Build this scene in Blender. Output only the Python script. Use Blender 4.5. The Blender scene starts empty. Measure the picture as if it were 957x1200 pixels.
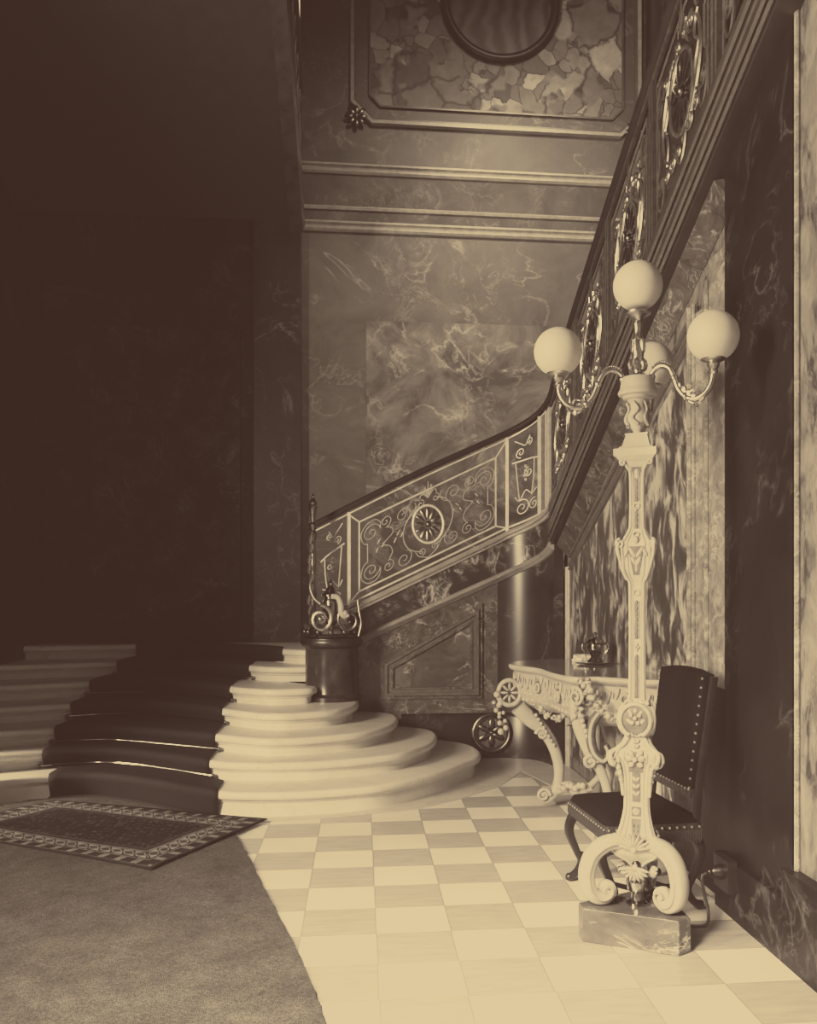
import bpy, bmesh, math, random
from mathutils import Vector, Matrix
random.seed(7)
PI = math.pi
C = bpy.context.scene.collection
sc = bpy.context.scene

# ------------------------------------------------------------------ camera
F = 1070.0; CX, CY = 538.0, 696.0; CAMH = 1.45; YAW = math.atan(115 / 1070.0)
cs, sn = math.cos(YAW), math.sin(YAW)
cam_d = bpy.data.cameras.new('camera'); cam = bpy.data.objects.new('camera', cam_d); C.objects.link(cam)
cam.location = (0, 0, CAMH); cam.rotation_euler = (PI / 2, 0, -YAW)
cam_d.sensor_fit = 'VERTICAL'; cam_d.sensor_height = 24.0; cam_d.lens = 24.0 * F / 1200.0
cam_d.shift_x = -(CX - 478.5) / 1200.0; cam_d.shift_y = (CY - 600) / 1200.0
cam_d.clip_start = 0.05
sc.camera = cam

def at(px, py, D):
    """room point whose distance ahead of the camera is D"""
    r = (px - CX) / F * D
    return Vector((r * cs + D * sn, -r * sn + D * cs, CAMH + (CY - py) / F * D))

# ------------------------------------------------------------------ mesh builder
def catmull(pts, sub=6, closed=False):
    pts = [Vector(p) for p in pts]; n = len(pts); out = []
    if n < 3: return pts
    rng = range(n) if closed else range(n - 1)
    for i in rng:
        p1, p2 = pts[i], pts[(i + 1) % n]
        p0 = pts[(i - 1) % n] if (closed or i > 0) else p1 * 2 - p2
        p3 = pts[(i + 2) % n] if (closed or i < n - 2) else p2 * 2 - p1
        for k in range(sub):
            t = k / sub
            out.append(0.5 * ((2 * p1) + (p2 - p0) * t + (2 * p0 - 5 * p1 + 4 * p2 - p3) * t * t + (3 * p1 - p0 - 3 * p2 + p3) * t ** 3))
    if not closed: out.append(pts[-1])
    return out

class MB:
    def __init__(self): self.v = []; self.f = []; self.comp = []
    def add(self, vs, fs):
        o = len(self.v); self.comp.append((o, len(self.f))); self.v += [Vector(x) for x in vs]; self.f += [[i + o for i in f] for f in fs]
    def box(self, x0, x1, y0, y1, z0, z1):
        self.add([(x0,y0,z0),(x1,y0,z0),(x1,y1,z0),(x0,y1,z0),(x0,y0,z1),(x1,y0,z1),(x1,y1,z1),(x0,y1,z1)],
                 [[0,3,2,1],[4,5,6,7],[0,1,5,4],[1,2,6,5],[2,3,7,6],[3,0,4,7]])
    def obox(self, c, ax, ay, az):
        c, ax, ay, az = Vector(c), Vector(ax), Vector(ay), Vector(az)
        vs = [c + ax*i + ay*j + az*k for k in (-1,1) for j in (-1,1) for i in (-1,1)]
        self.add(vs, [[0,2,3,1],[4,5,7,6],[0,1,5,4],[1,3,7,5],[3,2,6,7],[2,0,4,6]])
    def grid(self, rows, close_u=False, close_v=False, cap=False):
        m, n = len(rows), len(rows[0]); o = len(self.v); self.comp.append((o, len(self.f)))
        for r in rows: self.v += [Vector(p) for p in r]
        for i in range(m if close_v else m - 1):
            for j in range(n if close_u else n - 1):
                a, b = i, (i + 1) % m; j2 = (j + 1) % n
                self.f.append([o + a*n + j, o + a*n + j2, o + b*n + j2, o + b*n + j])
        if cap:
            self.f.append([o + j for j in range(n)][::-1]); self.f.append([o + (m-1)*n + j for j in range(n)])
    def tube(self, path, rad, n=8, flat=None, closed=False):
        """flat=(axis, a, b): section a wide along axis, b across (multiples of rad)"""
        path = [Vector(p) for p in path]; m = len(path)
        if not isinstance(rad, (list, tuple)): rad = [rad] * m
        elif len(rad) != m:
            q = len(rad); rad = [rad[min(q-1, int(t*(q-1)))] + (rad[min(q-1, int(t*(q-1))+1)] - rad[min(q-1, int(t*(q-1)))]) * (t*(q-1) - int(t*(q-1))) for t in [i/(m-1) for i in range(m)]]
        rows = []; prev = None
        for i, p in enumerate(path):
            if closed: t = path[(i+1) % m] - path[i-1]
            else: t = path[min(i+1, m-1)] - path[max(i-1, 0)]
            if t.length < 1e-9: t = Vector((0,0,1))
            t.normalize()
            if flat: a = Vector(flat[0]); a = a - t * a.dot(t)
            elif prev is None:
                a = Vector((0,0,1)) if abs(t.z) < .9 else Vector((1,0,0)); a = a - t * a.dot(t)
            else: a = prev - t * prev.dot(t)
            if a.length < 1e-6: a = t.orthogonal()
            a.normalize(); prev = a; b = t.cross(a)
            fa, fb = (flat[1], flat[2]) if flat else (1, 1)
            row = []
            for k in range(n):
                th = 2*PI*k/n; c_, s_ = math.cos(th), math.sin(th)
                if flat:
                    c_ = math.copysign(abs(c_)**.6, c_); s_ = math.copysign(abs(s_)**.6, s_)
                row.append(p + a*(c_*rad[i]*fa) + b*(s_*rad[i]*fb))
            rows.append(row)
        self.grid(rows, close_u=True, close_v=closed, cap=not closed)
    def lathe(self, c, prof, n=24, axis=None):
        c = Vector(c); z = Vector(axis or (0,0,1)).normalized(); x = z.orthogonal().normalized(); y = z.cross(x)
        rows = [[c + z*h + (x*math.cos(2*PI*k/n) + y*math.sin(2*PI*k/n))*max(r, 1e-4) for k in range(n)] for r, h in prof]
        self.grid(rows, close_u=True, cap=True)
    def ball(self, c, r, n=10, m=6):
        c = Vector(c)
        if not isinstance(r, (tuple, list)): r = (r, r, r)
        rows = [[c + Vector((r[0]*math.sin(PI*i/m)*math.cos(2*PI*k/n), r[1]*math.sin(PI*i/m)*math.sin(2*PI*k/n), -r[2]*math.cos(PI*i/m))) for k in range(n)] for i in range(m+1)]
        rows[0] = [p + Vector((1e-4*math.cos(2*PI*k/n), 1e-4*math.sin(2*PI*k/n), 0)) for k, p in enumerate(rows[0])]
        rows[-1] = [p + Vector((1e-4*math.cos(2*PI*k/n), 1e-4*math.sin(2*PI*k/n), 0)) for k, p in enumerate(rows[-1])]
        self.grid(rows, close_u=True)
    def oball(self, c, ax, ay, az, n=8, m=5):
        c, ax, ay, az = Vector(c), Vector(ax), Vector(ay), Vector(az)
        rows = [[c + ax*(max(math.sin(PI*i/m), .01)*math.cos(2*PI*k/n)) + ay*(max(math.sin(PI*i/m), .01)*math.sin(2*PI*k/n)) - az*math.cos(PI*i/m) for k in range(n)] for i in range(m+1)]
        self.grid(rows, close_u=True)
    def loft(self, rings): self.grid(rings, close_u=True, cap=True)
    def prism(self, poly, z0, z1):
        self.loft([[(p[0], p[1], z0) for p in poly], [(p[0], p[1], z1) for p in poly]])
    def split(self, key):
        """groups the solids in this builder by key(centre) -> {key: MB}"""
        out = {}; ends = self.comp[1:] + [(len(self.v), len(self.f))]
        for (v0, f0), (v1, f1) in zip(self.comp, ends):
            vs = self.v[v0:v1]; c = sum(vs, Vector((0,0,0)))/len(vs)
            out.setdefault(key(c), MB()).add(vs, [[i - v0 for i in f] for f in self.f[f0:f1]])
        return out
    def build_each(self, name, mat, parent, key=None, **kw):
        n = [0]
        def k_(c): n[0] += 1; return n[0]
        return [mb.build(name, mat, parent, **kw) for mb in self.split(key or k_).values()]
    def build(self, name, mat, parent=None, loc=None, sharp=40, uv=None):
        root = parent
        while root is not None and root.parent is not None: root = root.parent
        off = Vector(loc) if loc is not None else (root.location if root is not None else Vector((0,0,0)))
        me = bpy.data.meshes.new(name)
        me.from_pydata([v - off for v in self.v], [], self.f); me.validate()
        bm = bmesh.new(); bm.from_mesh(me); bmesh.ops.recalc_face_normals(bm, faces=bm.faces); bm.to_mesh(me); bm.free()
        if uv:
            l = me.uv_layers.new(name='UVMap')
            for lp in me.loops: l.data[lp.index].uv = uv[lp.vertex_index]
        me.polygons.foreach_set('use_smooth', [True] * len(me.polygons))
        me.set_sharp_from_angle(angle=math.radians(sharp))
        if mat: me.materials.append(mat)
        o = bpy.data.objects.new(name, me); C.objects.link(o)
        if parent is not None: o.parent = parent
        elif loc is not None: o.location = loc
        return o

def tag(o, label=None, cat=None, group=None, kind=None):
    if label: o['label'] = label
    if cat: o['category'] = cat
    if group: o['group'] = group
    if kind: o['kind'] = kind
    return o
def thing(name, label, cat, loc, group=None):
    o = bpy.data.objects.new(name, None); o.empty_display_size = .1; C.objects.link(o); o.location = loc
    return tag(o, label, cat, group)
def struct(name, mb, mat, **k): return tag(mb.build(name, mat, **k), kind='structure')

# ------------------------------------------------------------------ materials
def g(v, w=1.0): return (v, v*(1-.015*w), v*(1-.05*w), 1)
class NT:
    def __init__(self, name):
        self.m = bpy.data.materials.new(name); self.m.use_nodes = True
        self.t = self.m.node_tree; self.n = self.t.nodes; self.b = self.n['Principled BSDF']
    def L(self, a, b): self.t.links.new(a, b)
    def node(self, ty, **kw):
        x = self.n.new(ty)
        for k, v in kw.items(): setattr(x, k, v)
        return x
    def coord(self, scale=(1,1,1), rot=(0,0,0), out='Object'):
        c = self.node('ShaderNodeTexCoord'); m = self.node('ShaderNodeMapping')
        m.inputs['Scale'].default_value = scale; m.inputs['Rotation'].default_value = rot
        self.L(c.outputs[out], m.inputs['Vector']); return m.outputs['Vector']
    def noise(self, vec, scale, detail=6, rough=.6, dist=0):
        x = self.node('ShaderNodeTexNoise'); x.inputs['Scale'].default_value = scale; x.inputs['Detail'].default_value = detail
        x.inputs['Roughness'].default_value = rough; x.inputs['Distortion'].default_value = dist
        self.L(vec, x.inputs['Vector']); return x.outputs['Fac']
    def vor(self, vec, scale, feature='F1', out='Distance', rnd=1):
        x = self.node('ShaderNodeTexVoronoi'); x.feature = feature; x.inputs['Scale'].default_value = scale
        x.inputs['Randomness'].default_value = rnd
        self.L(vec, x.inputs['Vector']); return x.outputs[out]
    def ramp(self, fac, stops, interp='LINEAR'):
        x = self.node('ShaderNodeValToRGB'); cr = x.color_ramp; cr.interpolation = interp
        while len(cr.elements) < len(stops): cr.elements.new(.5)
        for e, (p, c) in zip(cr.elements, stops):
            e.position = p; e.color = c if isinstance(c, tuple) else (c, c, c, 1)
        self.L(fac, x.inputs['Fac']); return x.outputs['Color']
    def mix(self, fac, a, b, mode='MIX'):
        x = self.node('ShaderNodeMix'); x.data_type = 'RGBA'; x.blend_type = mode
        for s, v in ((0, fac), (6, a), (7, b)):
            if hasattr(v, 'links') or hasattr(v, 'is_linked'): self.L(v, x.inputs[s])
            else: x.inputs[s].default_value = v
        return x.outputs[2]
    def math(self, op, a, b=None):
        x = self.node('ShaderNodeMath'); x.operation = op
        for i, v in enumerate((a, b)):
            if v is None: continue
            if isinstance(v, (int, float)): x.inputs[i].default_value = v
            else: self.L(v, x.inputs[i])
        return x.outputs[0]
    def bump(self, h, strength=.3, dist=.01):
        x = self.node('ShaderNodeBump'); x.inputs['Strength'].default_value = strength; x.inputs['Distance'].default_value = dist
        self.L(h, x.inputs['Height']); self.L(x.outputs['Normal'], self.b.inputs['Normal'])
    def out(self, col=None, rough=.5, metal=0, spec=None):
        if col is not None:
            if isinstance(col, tuple): self.b.inputs['Base Color'].default_value = col
            else: self.L(col, self.b.inputs['Base Color'])
        self.b.inputs['Roughness'].default_value = rough; self.b.inputs['Metallic'].default_value = metal
        if spec is not None: self.b.inputs['Specular IOR Level'].default_value = spec
        return self.m

def plain(name, v, rough=.5, metal=0, var=.25, scale=12, bump=0, bscale=60, w=1, spec=None):
    k = NT(name); vec = k.coord()
    c = k.ramp(k.noise(vec, scale), [(.3, g(v*(1-var), w)), (.7, g(v*(1+var), w))])
    if bump: k.bump(k.noise(vec, bscale, 3), bump, .01)
    return k.out(c, rough, metal, spec)
def marble(name, lo, hi, vein, scale=2, vscale=1.6, stretch=(1,1,1), width=.02, rough=.25, rot=(0,0,0), contrast=(.35,.65), spec=None, vamt=1.0):
    k = NT(name); vec = k.coord(stretch, rot)
    base = k.ramp(k.noise(vec, scale, 9, .66, .8), [(contrast[0], g(lo)), (contrast[1], g(hi))])
    n1 = k.noise(vec, vscale*.75, 7, .55, .9); n2 = k.noise(vec, vscale*2.1, 6, .6, 1.4)
    r1 = k.ramp(k.math('ABSOLUTE', k.math('SUBTRACT', n1, .5)), [(0, vamt), (width*.35, .3*vamt), (width*1.2, 0.0)])
    r2 = k.ramp(k.math('ABSOLUTE', k.math('SUBTRACT', n2, .52)), [(0, .7*vamt), (width*.5, .2*vamt), (width*1.5, 0.0)])
    g1 = k.ramp(k.noise(vec, scale*.9 + .31, 3), [(.46, 0.0), (.60, 1.0)]); g2 = k.ramp(k.noise(vec, scale*.7 + .77, 3, .5, .4), [(.50, 0.0), (.62, 1.0)])
    f = k.mix(1.0, k.mix(1.0, r1, g1, 'MULTIPLY'), k.mix(1.0, r2, g2, 'MULTIPLY'), 'ADD')
    return k.out(k.mix(f, base, g(vein)), rough, 0, spec)

M = {}
M['dark_marble'] = marble('dark_marble', .002, .008, .06, 2.0, 1.8, width=.03, rough=.5, spec=.2)
M['pier_marble'] = marble('pier_marble', .003, .009, .08, 2.0, 2.4, width=.022, rough=.45, spec=.25, vamt=.8)
M['string_marble'] = marble('string_marble', .03, .09, .30, 8, 4.5, width=.03, rough=.25)
M['slab_marble'] = marble('slab_marble', .04, .11, .5, 3, 2.6, width=.022, rough=.25)
M['corner_marble'] = marble('corner_marble', .010, .022, .12, 2.5, 1.8, width=.016, rough=.3)
M['back_marble'] = marble('back_marble', .06, .115, .26, 1.6, 1.5, width=.02, rough=.45)
M['back_slab'] = marble('back_slab', .055, .22, .42, 1.7, 1.8, width=.03, rough=.4, contrast=(.42, .66))
M['fascia_marble'] = marble('fascia_marble', .010, .024, .45, 2.5, 2.6, width=.028, rough=.3, vamt=.8)
M['cloud_marble'] = marble('cloud_marble', .004, .05, .12, 3.0, 2.6, width=.02, rough=.5, contrast=(.48, .72), spec=.2)
M['band_marble'] = marble('band_marble', .05, .10, .2, 2.5, 2.2, width=.02, rough=.6)
M['edge_marble'] = marble('edge_marble', .10, .25, .03, 9, 9, stretch=(1,1,.5), width=.12, rough=.5)
M['stone_trim'] = marble('stone_trim', .10, .26, .42, 11, 9, width=.06, rough=.4)
M['trim_dark'] = plain('trim_dark', .08, .3, var=.35, scale=20)
M['trim_mid'] = plain('trim_mid', .38, .3, var=.25, scale=14)
M['trim_light'] = plain('trim_light', .45, .3, var=.2, scale=14)

k = NT('flame_marble'); vec = k.coord((1, 1, .48), (0.0, 0, 0))
n1 = k.noise(vec, 8.5, 7, .62, .8); n2 = k.noise(vec, 2.6, 4, .5)
s_ = k.math('ADD', k.math('MULTIPLY', n1, .75), k.math('MULTIPLY', n2, .25))
M['flame_marble'] = k.out(k.ramp(s_, [(.42, g(.022)), (.495, g(.05)), (.53, g(.18)), (.60, g(.42))]), .35)

k = NT('breccia'); vec = k.coord()
nn = k.node('ShaderNodeTexNoise'); nn.inputs['Scale'].default_value = 2.5; nn.inputs['Detail'].default_value = 5; k.L(vec, nn.inputs['Vector'])
wv = k.node('ShaderNodeVectorMath'); wv.operation = 'MULTIPLY_ADD'; k.L(nn.outputs['Color'], wv.inputs[0]); wv.inputs[1].default_value = (.35,.35,.35); k.L(vec, wv.inputs[2])
v1 = k.vor(wv.outputs[0], 2.0, 'F1', 'Color'); v2 = k.vor(wv.outputs[0], 5.5, 'F1', 'Color')
gate = k.ramp(k.noise(vec, 1.3, 3), [(.47, 0.0), (.5, 1.0)])
cell = k.mix(gate, v1, v2)
sepx = k.node('ShaderNodeSeparateColor'); k.L(cell, sepx.inputs[0])
cc = k.ramp(sepx.outputs[0], [(0, g(.06)), (.35, g(.16)), (.7, g(.26)), (1, g(.55))])
ed = k.mix(gate, k.vor(wv.outputs[0], 2.0, 'DISTANCE_TO_EDGE'), k.vor(wv.outputs[0], 5.5, 'DISTANCE_TO_EDGE'))
em = k.ramp(ed, [(0.0, .15), (.05, 1.0)])
M['breccia'] = k.out(k.mix(1.0, k.mix(1.0, cc, em, 'MULTIPLY'), k.ramp(k.noise(vec, 7, 5), [(.3, .7), (.7, 1.15)]), 'MULTIPLY'), .55)

k = NT('agate'); vec = k.coord()
w = k.node('ShaderNodeTexWave'); w.inputs['Scale'].default_value = 1.6; w.inputs['Distortion'].default_value = 9; w.inputs['Detail'].default_value = 3; w.inputs['Detail Scale'].default_value = 1.2; k.L(vec, w.inputs['Vector'])
M['agate'] = k.out(k.ramp(w.outputs['Fac'], [(0, g(.03)), (.5, g(.07)), (1, g(.13))]), .5)

# floor : square checkered marble
T = .32
k = NT('checker_marble'); cxy = k.node('ShaderNodeTexCoord'); sp = k.node('ShaderNodeSeparateXYZ'); k.L(cxy.outputs['Object'], sp.inputs[0])
def cellf(o, off):
    return k.math('FLOOR', k.math('DIVIDE', k.math('SUBTRACT', o, off), T))
par = k.math('ABSOLUTE', k.math('MODULO', k.math('ADD', cellf(sp.outputs['X'], .065), cellf(sp.outputs['Y'], .07)), 2.0))
tone = k.noise(cxy.outputs['Object'], 3.0, 5); streak = k.noise(k.coord((3, 14, 1)), 2.0, 6)
light = k.ramp(tone, [(.3, g(.66)), (.7, g(.80))])
dark = k.ramp(streak, [(.3, g(.28)), (.7, g(.42))])
jl = k.math('MINIMUM', k.math('PINGPONG', k.math('SUBTRACT', sp.outputs['X'], .065), T/2), k.math('PINGPONG', k.math('SUBTRACT', sp.outputs['Y'], .07), T/2))
joint = k.ramp(jl, [(0, .55), (.0025, 1.0)], 'CONSTANT')
M['checker'] = k.out(k.mix(1.0, k.mix(par, light, dark), joint, 'MULTIPLY'), .32)
M['pale_stone'] = marble('pale_stone', .62, .76, .5, 3, 2, width=.01, rough=.35)
M['border_stone'] = marble('border_stone', .42, .56, .35, 3, 2, width=.01, rough=.35)

# textiles
k = NT('pile_carpet'); vec = k.coord()
base = k.ramp(k.noise(k.coord(), 4.0, 9, .8), [(.3, g(.042)), (.7, g(.115))])
sp_ = k.ramp(k.noise(vec, 110, 4, .85), [(.3, .25), (.7, 1.6)])
k.bump(k.noise(vec, 220, 2), .9, .01)
M['carpet'] = k.out(k.mix(1.0, base, sp_, 'MULTIPLY'), .95, 0, .1)
M['runner'] = plain('runner_pile', .006, .75, var=.4, scale=25, bump=.5, bscale=200, spec=.35)
M['velvet'] = plain('dark_velvet', .004, .9, var=.35, scale=18, bump=.4, bscale=160, spec=.12)
M['velvet_edge'] = plain('worn_velvet', .025, .8, var=.8, scale=70, bump=.6, bscale=140, spec=.3)
M['braid'] = plain('woven_braid', .018, .8, var=.5, scale=60, bump=.5, bscale=160)

k = NT('patterned_rug'); uvn = k.node('ShaderNodeTexCoord'); s2 = k.node('ShaderNodeSeparateXYZ'); k.L(uvn.outputs['UV'], s2.inputs[0])
U, V = s2.outputs['X'], s2.outputs['Y']; RW, RL = 1.12, 1.80
du = k.math('MULTIPLY', k.math('MINIMUM', U, k.math('SUBTRACT', 1.0, U)), RL); dv = k.math('MULTIPLY', k.math('MINIMUM', V, k.math('SUBTRACT', 1.0, V)), RW)
d = k.math('MINIMUM', du, dv)
band = k.ramp(d, [(0, .012), (.018, .06), (.026, .018), (.10, .16), (.108, .02), (.118, .22), (.215, .02), (.225, .14), (.235, .02), (.27, .10), (.277, .012)], 'CONSTANT')
isu = k.math('LESS_THAN', dv, du)
along = k.math('ADD', k.math('MULTIPLY', k.math('MULTIPLY', U, RL), isu), k.math('MULTIPLY', k.math('MULTIPLY', V, RW), k.math('SUBTRACT', 1.0, isu)))
mot = k.math('ABSOLUTE', k.math('SINE', k.math('MULTIPLY', along, 36.0)))
acr = k.math('ABSOLUTE', k.math('DIVIDE', k.math('SUBTRACT', d, .167), .05))
diam = k.math('SUBTRACT', mot, acr)
motif = k.ramp(diam, [(0, 0.0), (.02, 1.0), (.35, .0), (.55, 1.0)], 'CONSTANT')
inb = k.math('MULTIPLY', k.math('GREATER_THAN', d, .118), k.math('LESS_THAN', d, .215))
c1 = k.mix(k.math('MULTIPLY', motif, inb), band, g(.03))
fl = k.ramp(k.vor(k.coord((1,1,1)), 26, 'F1', 'Distance', .5), [(0, 1.0), (.25, 0.0), (.33, .7), (.4, 0.0)], 'CONSTANT')
infl = k.math('MULTIPLY', k.math('GREATER_THAN', d, .277), 1.0)
c2 = k.mix(k.math('MULTIPLY', k.math('MULTIPLY', fl, infl), .5), c1, g(.13))
ob = k.math('MULTIPLY', k.math('GREATER_THAN', d, .03), k.math('LESS_THAN', d, .095))
c3 = k.mix(k.math('MULTIPLY', ob, k.math('GREATER_THAN', k.math('SINE', k.math('MULTIPLY', along, 52.0)), .45)), c2, g(.16))
c3 = k.mix(1.0, c3, k.ramp(k.noise(k.coord(), 14, 6, .8), [(.3, .35), (.7, 1.5)]), 'MULTIPLY')
M['rug'] = k.out(c3, .9, 0, .1)

# furniture and metals
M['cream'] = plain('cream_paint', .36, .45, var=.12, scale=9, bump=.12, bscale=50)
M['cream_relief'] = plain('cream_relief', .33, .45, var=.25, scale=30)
M['cream_shade'] = plain('shaded_relief', .09, .5, var=.3, scale=30)  # darker copy of the cream, shade of carved recesses put into the colour
M['globe'] = plain('frosted_glass', .56, .55, var=.06, scale=14)
M['gilt'] = plain('gilt_bronze', .42, .32, 1.0, var=.3, scale=30)
M['iron'] = plain('gilt_iron', .62, .45, .25, var=.2, scale=20)
M['bronze'] = plain('bronze', .16, .30, 1.0, var=.35, scale=20)
M['dark_bronze'] = plain('dark_bronze', .06, .35, .9, var=.35, scale=20)
M['handrail'] = plain('dark_wood', .012, .4, var=.3, scale=10)
M['moulding'] = plain('bronzed_moulding', .34, .28, .3, var=.2, scale=10)
M['brass'] = plain('brass', .75, .15, 1.0, var=.1)
M['scroll_iron'] = plain('scroll_iron', .40, .45, .3, var=.3, scale=20)
M['string_ridge'] = plain('string_ridge', .10, .25, .2)
M['string_wood'] = plain('string_wood', .03, .3, var=.3, scale=10)
M['rail_bronze'] = plain('rail_bronze', .32, .3, .9, var=.4, scale=20)
M['drum'] = plain('polished_dark_stone', .02, .22, 0, var=.5, scale=8)
M['plinth'] = marble('plinth_marble', .05, .11, .6, 4, 3.5, width=.02, rough=.2, stretch=(1,1,2.2))
M['table_top'] = marble('table_top_marble', .10, .22, .4, 6, 5, width=.02, rough=.08)
M['paper'] = plain('white_cloth', .7, .8, var=.1, scale=30)
M['silver'] = plain('tarnished_silver', .32, .16, 1.0, var=.3, scale=30)
M['wood'] = plain('chair_wood', .014, .35, var=.4, scale=15)
M['cable'] = plain('cable', .06, .5, var=.2)
M['stud'] = plain('brass_stud', .7, .3, .9, var=.1)

# ------------------------------------------------------------------ floor
m = MB(); m.box(-7, 1.74, -3, 9.75, -.15, 0); struct('floor', m, M['checker'])
m = MB(); m.box(-7, 4.2, -3, 10.1, 9.6, 9.75); struct('ceiling', m, M['back_marble'])

# ------------------------------------------------------------------ stair plan
CEN = -1.95
noses = {
 1: [(.70,8.0),(.90,7.75),(.965,7.40),(.92,7.12),(.822,6.95),(.61,6.62),(.343,6.32),(.10,6.12),(-.2,6.02),(-.54,5.98),(-.87,6.03),(-1.1,6.18),(-1.36,6.40),(-1.65,6.62),(-1.95,6.75),(-2.3,6.68),(-2.7,6.45),(-3.2,6.2)],
 2: [(.30,8.0),(.55,7.78),(.617,7.5),(.57,7.12),(.459,6.86),(.275,6.59),(-.018,6.42),(-.3,6.33),(-.572,6.31),(-.8,6.34),(-1.0,6.42),(-1.36,6.71),(-1.65,6.92),(-1.95,7.04),(-2.34,6.94),(-2.75,6.75),(-3.2,6.5)],
 3: [(.03,8.0),(.24,7.85),(.30,7.6),(.28,7.3),(.20,7.05),(-.019,6.76),(-.345,6.58),(-.56,6.54),(-.72,6.56),(-1.0,6.74),(-1.37,6.97),(-1.84,7.25),(-2.05,7.29),(-2.35,7.24),(-2.8,7.05),(-3.2,6.9)],
 4: [(-.12,7.98),(-.04,7.85),(-.02,7.66),(-.035,7.40),(-.10,7.22),(-.233,7.04),(-.494,6.91),(-.64,6.90),(-.779,6.95),(-1.04,7.20),(-1.36,7.51),(-1.77,7.78),(-2.1,7.82),(-2.35,7.71),(-2.8,7.5),(-3.2,7.35)],
 5: [(-.42,7.80),(-.37,7.66),(-.36,7.55),(-.416,7.44),(-.595,7.38),(-.72,7.38),(-.81,7.42),(-1.04,7.60),(-1.2,7.83),(-1.66,8.19),(-2.0,8.28),(-2.4,8.2),(-2.8,8.0),(-3.2,7.85)],
 6: [(-.40,7.97),(-.52,7.97),(-.72,7.99),(-.86,8.06),(-1.1,8.3),(-1.6,8.66),(-2.0,8.78),(-2.5,8.7),(-3.2,8.4)],
 7: [(-.38,8.22),(-.5,8.24),(-.62,8.32),(-.78,8.5),(-1.0,8.78),(-1.5,9.15),(-2.0,9.3),(-3.2,9.1)],
}
ZT = {0: 0.0}
for n in range(1, 8): ZT[n] = .17 + .13*(n-1)
curves = {n: [Vector((p.x, p.y, 0)) for p in catmull([(a, b, 0) for a, b in noses[n]], 7)] for n in noses}
def noseY(n, X):
    cv = curves[n]
    best = None
    for a, b in zip(cv, cv[1:]):
        if a.x >= X > b.x:
            y = a.y + (b.y - a.y)*(X - a.x)/(b.x - a.x)
            best = y if best is None else min(best, y)
    return best if best is not None else cv[-1].y

stair = thing('marble_staircase', 'pale marble staircase with flared rounded bottom steps and dark panelled side wall', 'staircase', (-.8, 7.4, 0))
for n in range(1, 8):
    cv = curves[n]; z1 = ZT[n]; z0 = ZT[n-1]
    nr = []
    for i in range(len(cv)):
        t = cv[min(i+1, len(cv)-1)] - cv[max(i-1, 0)]; t.normalize(); nr.append(Vector((t.y, -t.x, 0)))   # inward
    close = [(-3.2, 9.55, 0), (cv[0].x if n < 6 else -.30, 9.55, 0)] if n < 7 else [(-3.2, 9.55, 0), (-.30, 9.55, 0)]
    if n <= 3: close = [(-3.2, 8.0, 0)]
    if n in (4, 5): close = [(-3.2, 8.9, 0), (-.62, 8.9, 0), (-.62, 7.98, 0)]
    rings = []
    for off, z in [(.05, z0), (.05, z1-.082), (.038, z1-.074), (.034, z1-.060), (.014, z1-.055), (.004, z1-.048), (0, z1-.036), (.001, z1-.022), (.006, z1-.010), (.016, z1-.002), (.03, z1)]:
        rings.append([Vector((p.x + nr[i].x*off, p.y + nr[i].y*off, z)) for i, p in enumerate(cv)] + [Vector((c[0], c[1], z)) for c in close])
    m = MB(); m.loft(rings); m.build('step', M['pale_stone'], stair, sharp=50)
for n in range(8, 15):      # winders climbing to the right behind the balustrade
    x = -.28 + .27*(n-8); z1 = .95 + .13*(n-7)
    m = MB(); m.prism([(x, 8.09), (1.55, 8.09), (1.55, 9.55), (x-.05*(n < 10), 9.55)], z1-.13, z1); m.build('step', M['pale_stone'], stair)

# path of the outer string : along the back, round a hollow corner, then towards the viewer
ARC = .42; CXA, CYA = 1.20, 7.58; SA = 1.20; SB = SA + ARC*PI/2
def path(s):
    if s <= SA: return Vector((s, 8.0, 0)), Vector((0, -1, 0))
    if s <= SB:
        th = PI/2 - (s - SA)/ARC; n_ = Vector((math.cos(th), math.sin(th), 0))
        return Vector((CXA, CYA, 0)) + n_*ARC, -n_
    return Vector((CXA + ARC, CYA - (s - SB), 0)), Vector((-1, 0, 0))
def lerp(tab):
    def f(s):
        for (a, x), (b, y) in zip(tab, tab[1:]):
            if s <= b: return x + (y - x)*(s - a)/(b - a)
        (a, x), (b, y) = tab[-2:]; return x + (y - x)*(s - a)/(b - a)
    return f
zlow = lerp([(-.4, .885), (1.3, 1.64), (2.04, 1.94), (6.6, 3.95)])
zbase = lerp([(-.4, 1.19), (1.3, 2.01), (2.0, 2.26), (6.6, 4.24)])
_h = catmull([(-.45, 2.02, 0), (.42, 2.467, 0), (1.254, 2.856, 0), (1.62, 3.03, 0), (2.0, 3.26, 0), (2.5, 3.52, 0), (3.05, 3.757, 0), (4.9, 4.53, 0), (6.6, 5.24, 0)], 8)
zrail = lerp([(p.x, p.y) for p in _h])
def srange(a, b, step=.06):
    n = max(2, int((b-a)/step)+1); return [a + (b-a)*i/(n-1) for i in range(n)]
def sweep(mb, a, b, prof, step=.06):
    """prof: list of (offset to the room, z function)"""
    rows = []
    for s in srange(a, b, step):
        p, n = path(s); rows.append([p + n*o + Vector((0, 0, zf(s))) for o, zf in prof])
    mb.grid(rows, close_u=True, cap=True)
Z = lambda f, d=0: (lambda s: f(s) + d)
c0 = lambda v: (lambda s: v)
m = MB(); sweep(m, -.06, SA, [(0, c0(0)), (0, Z(zlow)), (-.08, Z(zlow)), (-.08, c0(0))]); m.build('side_wall', M['string_marble'], stair)
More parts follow.
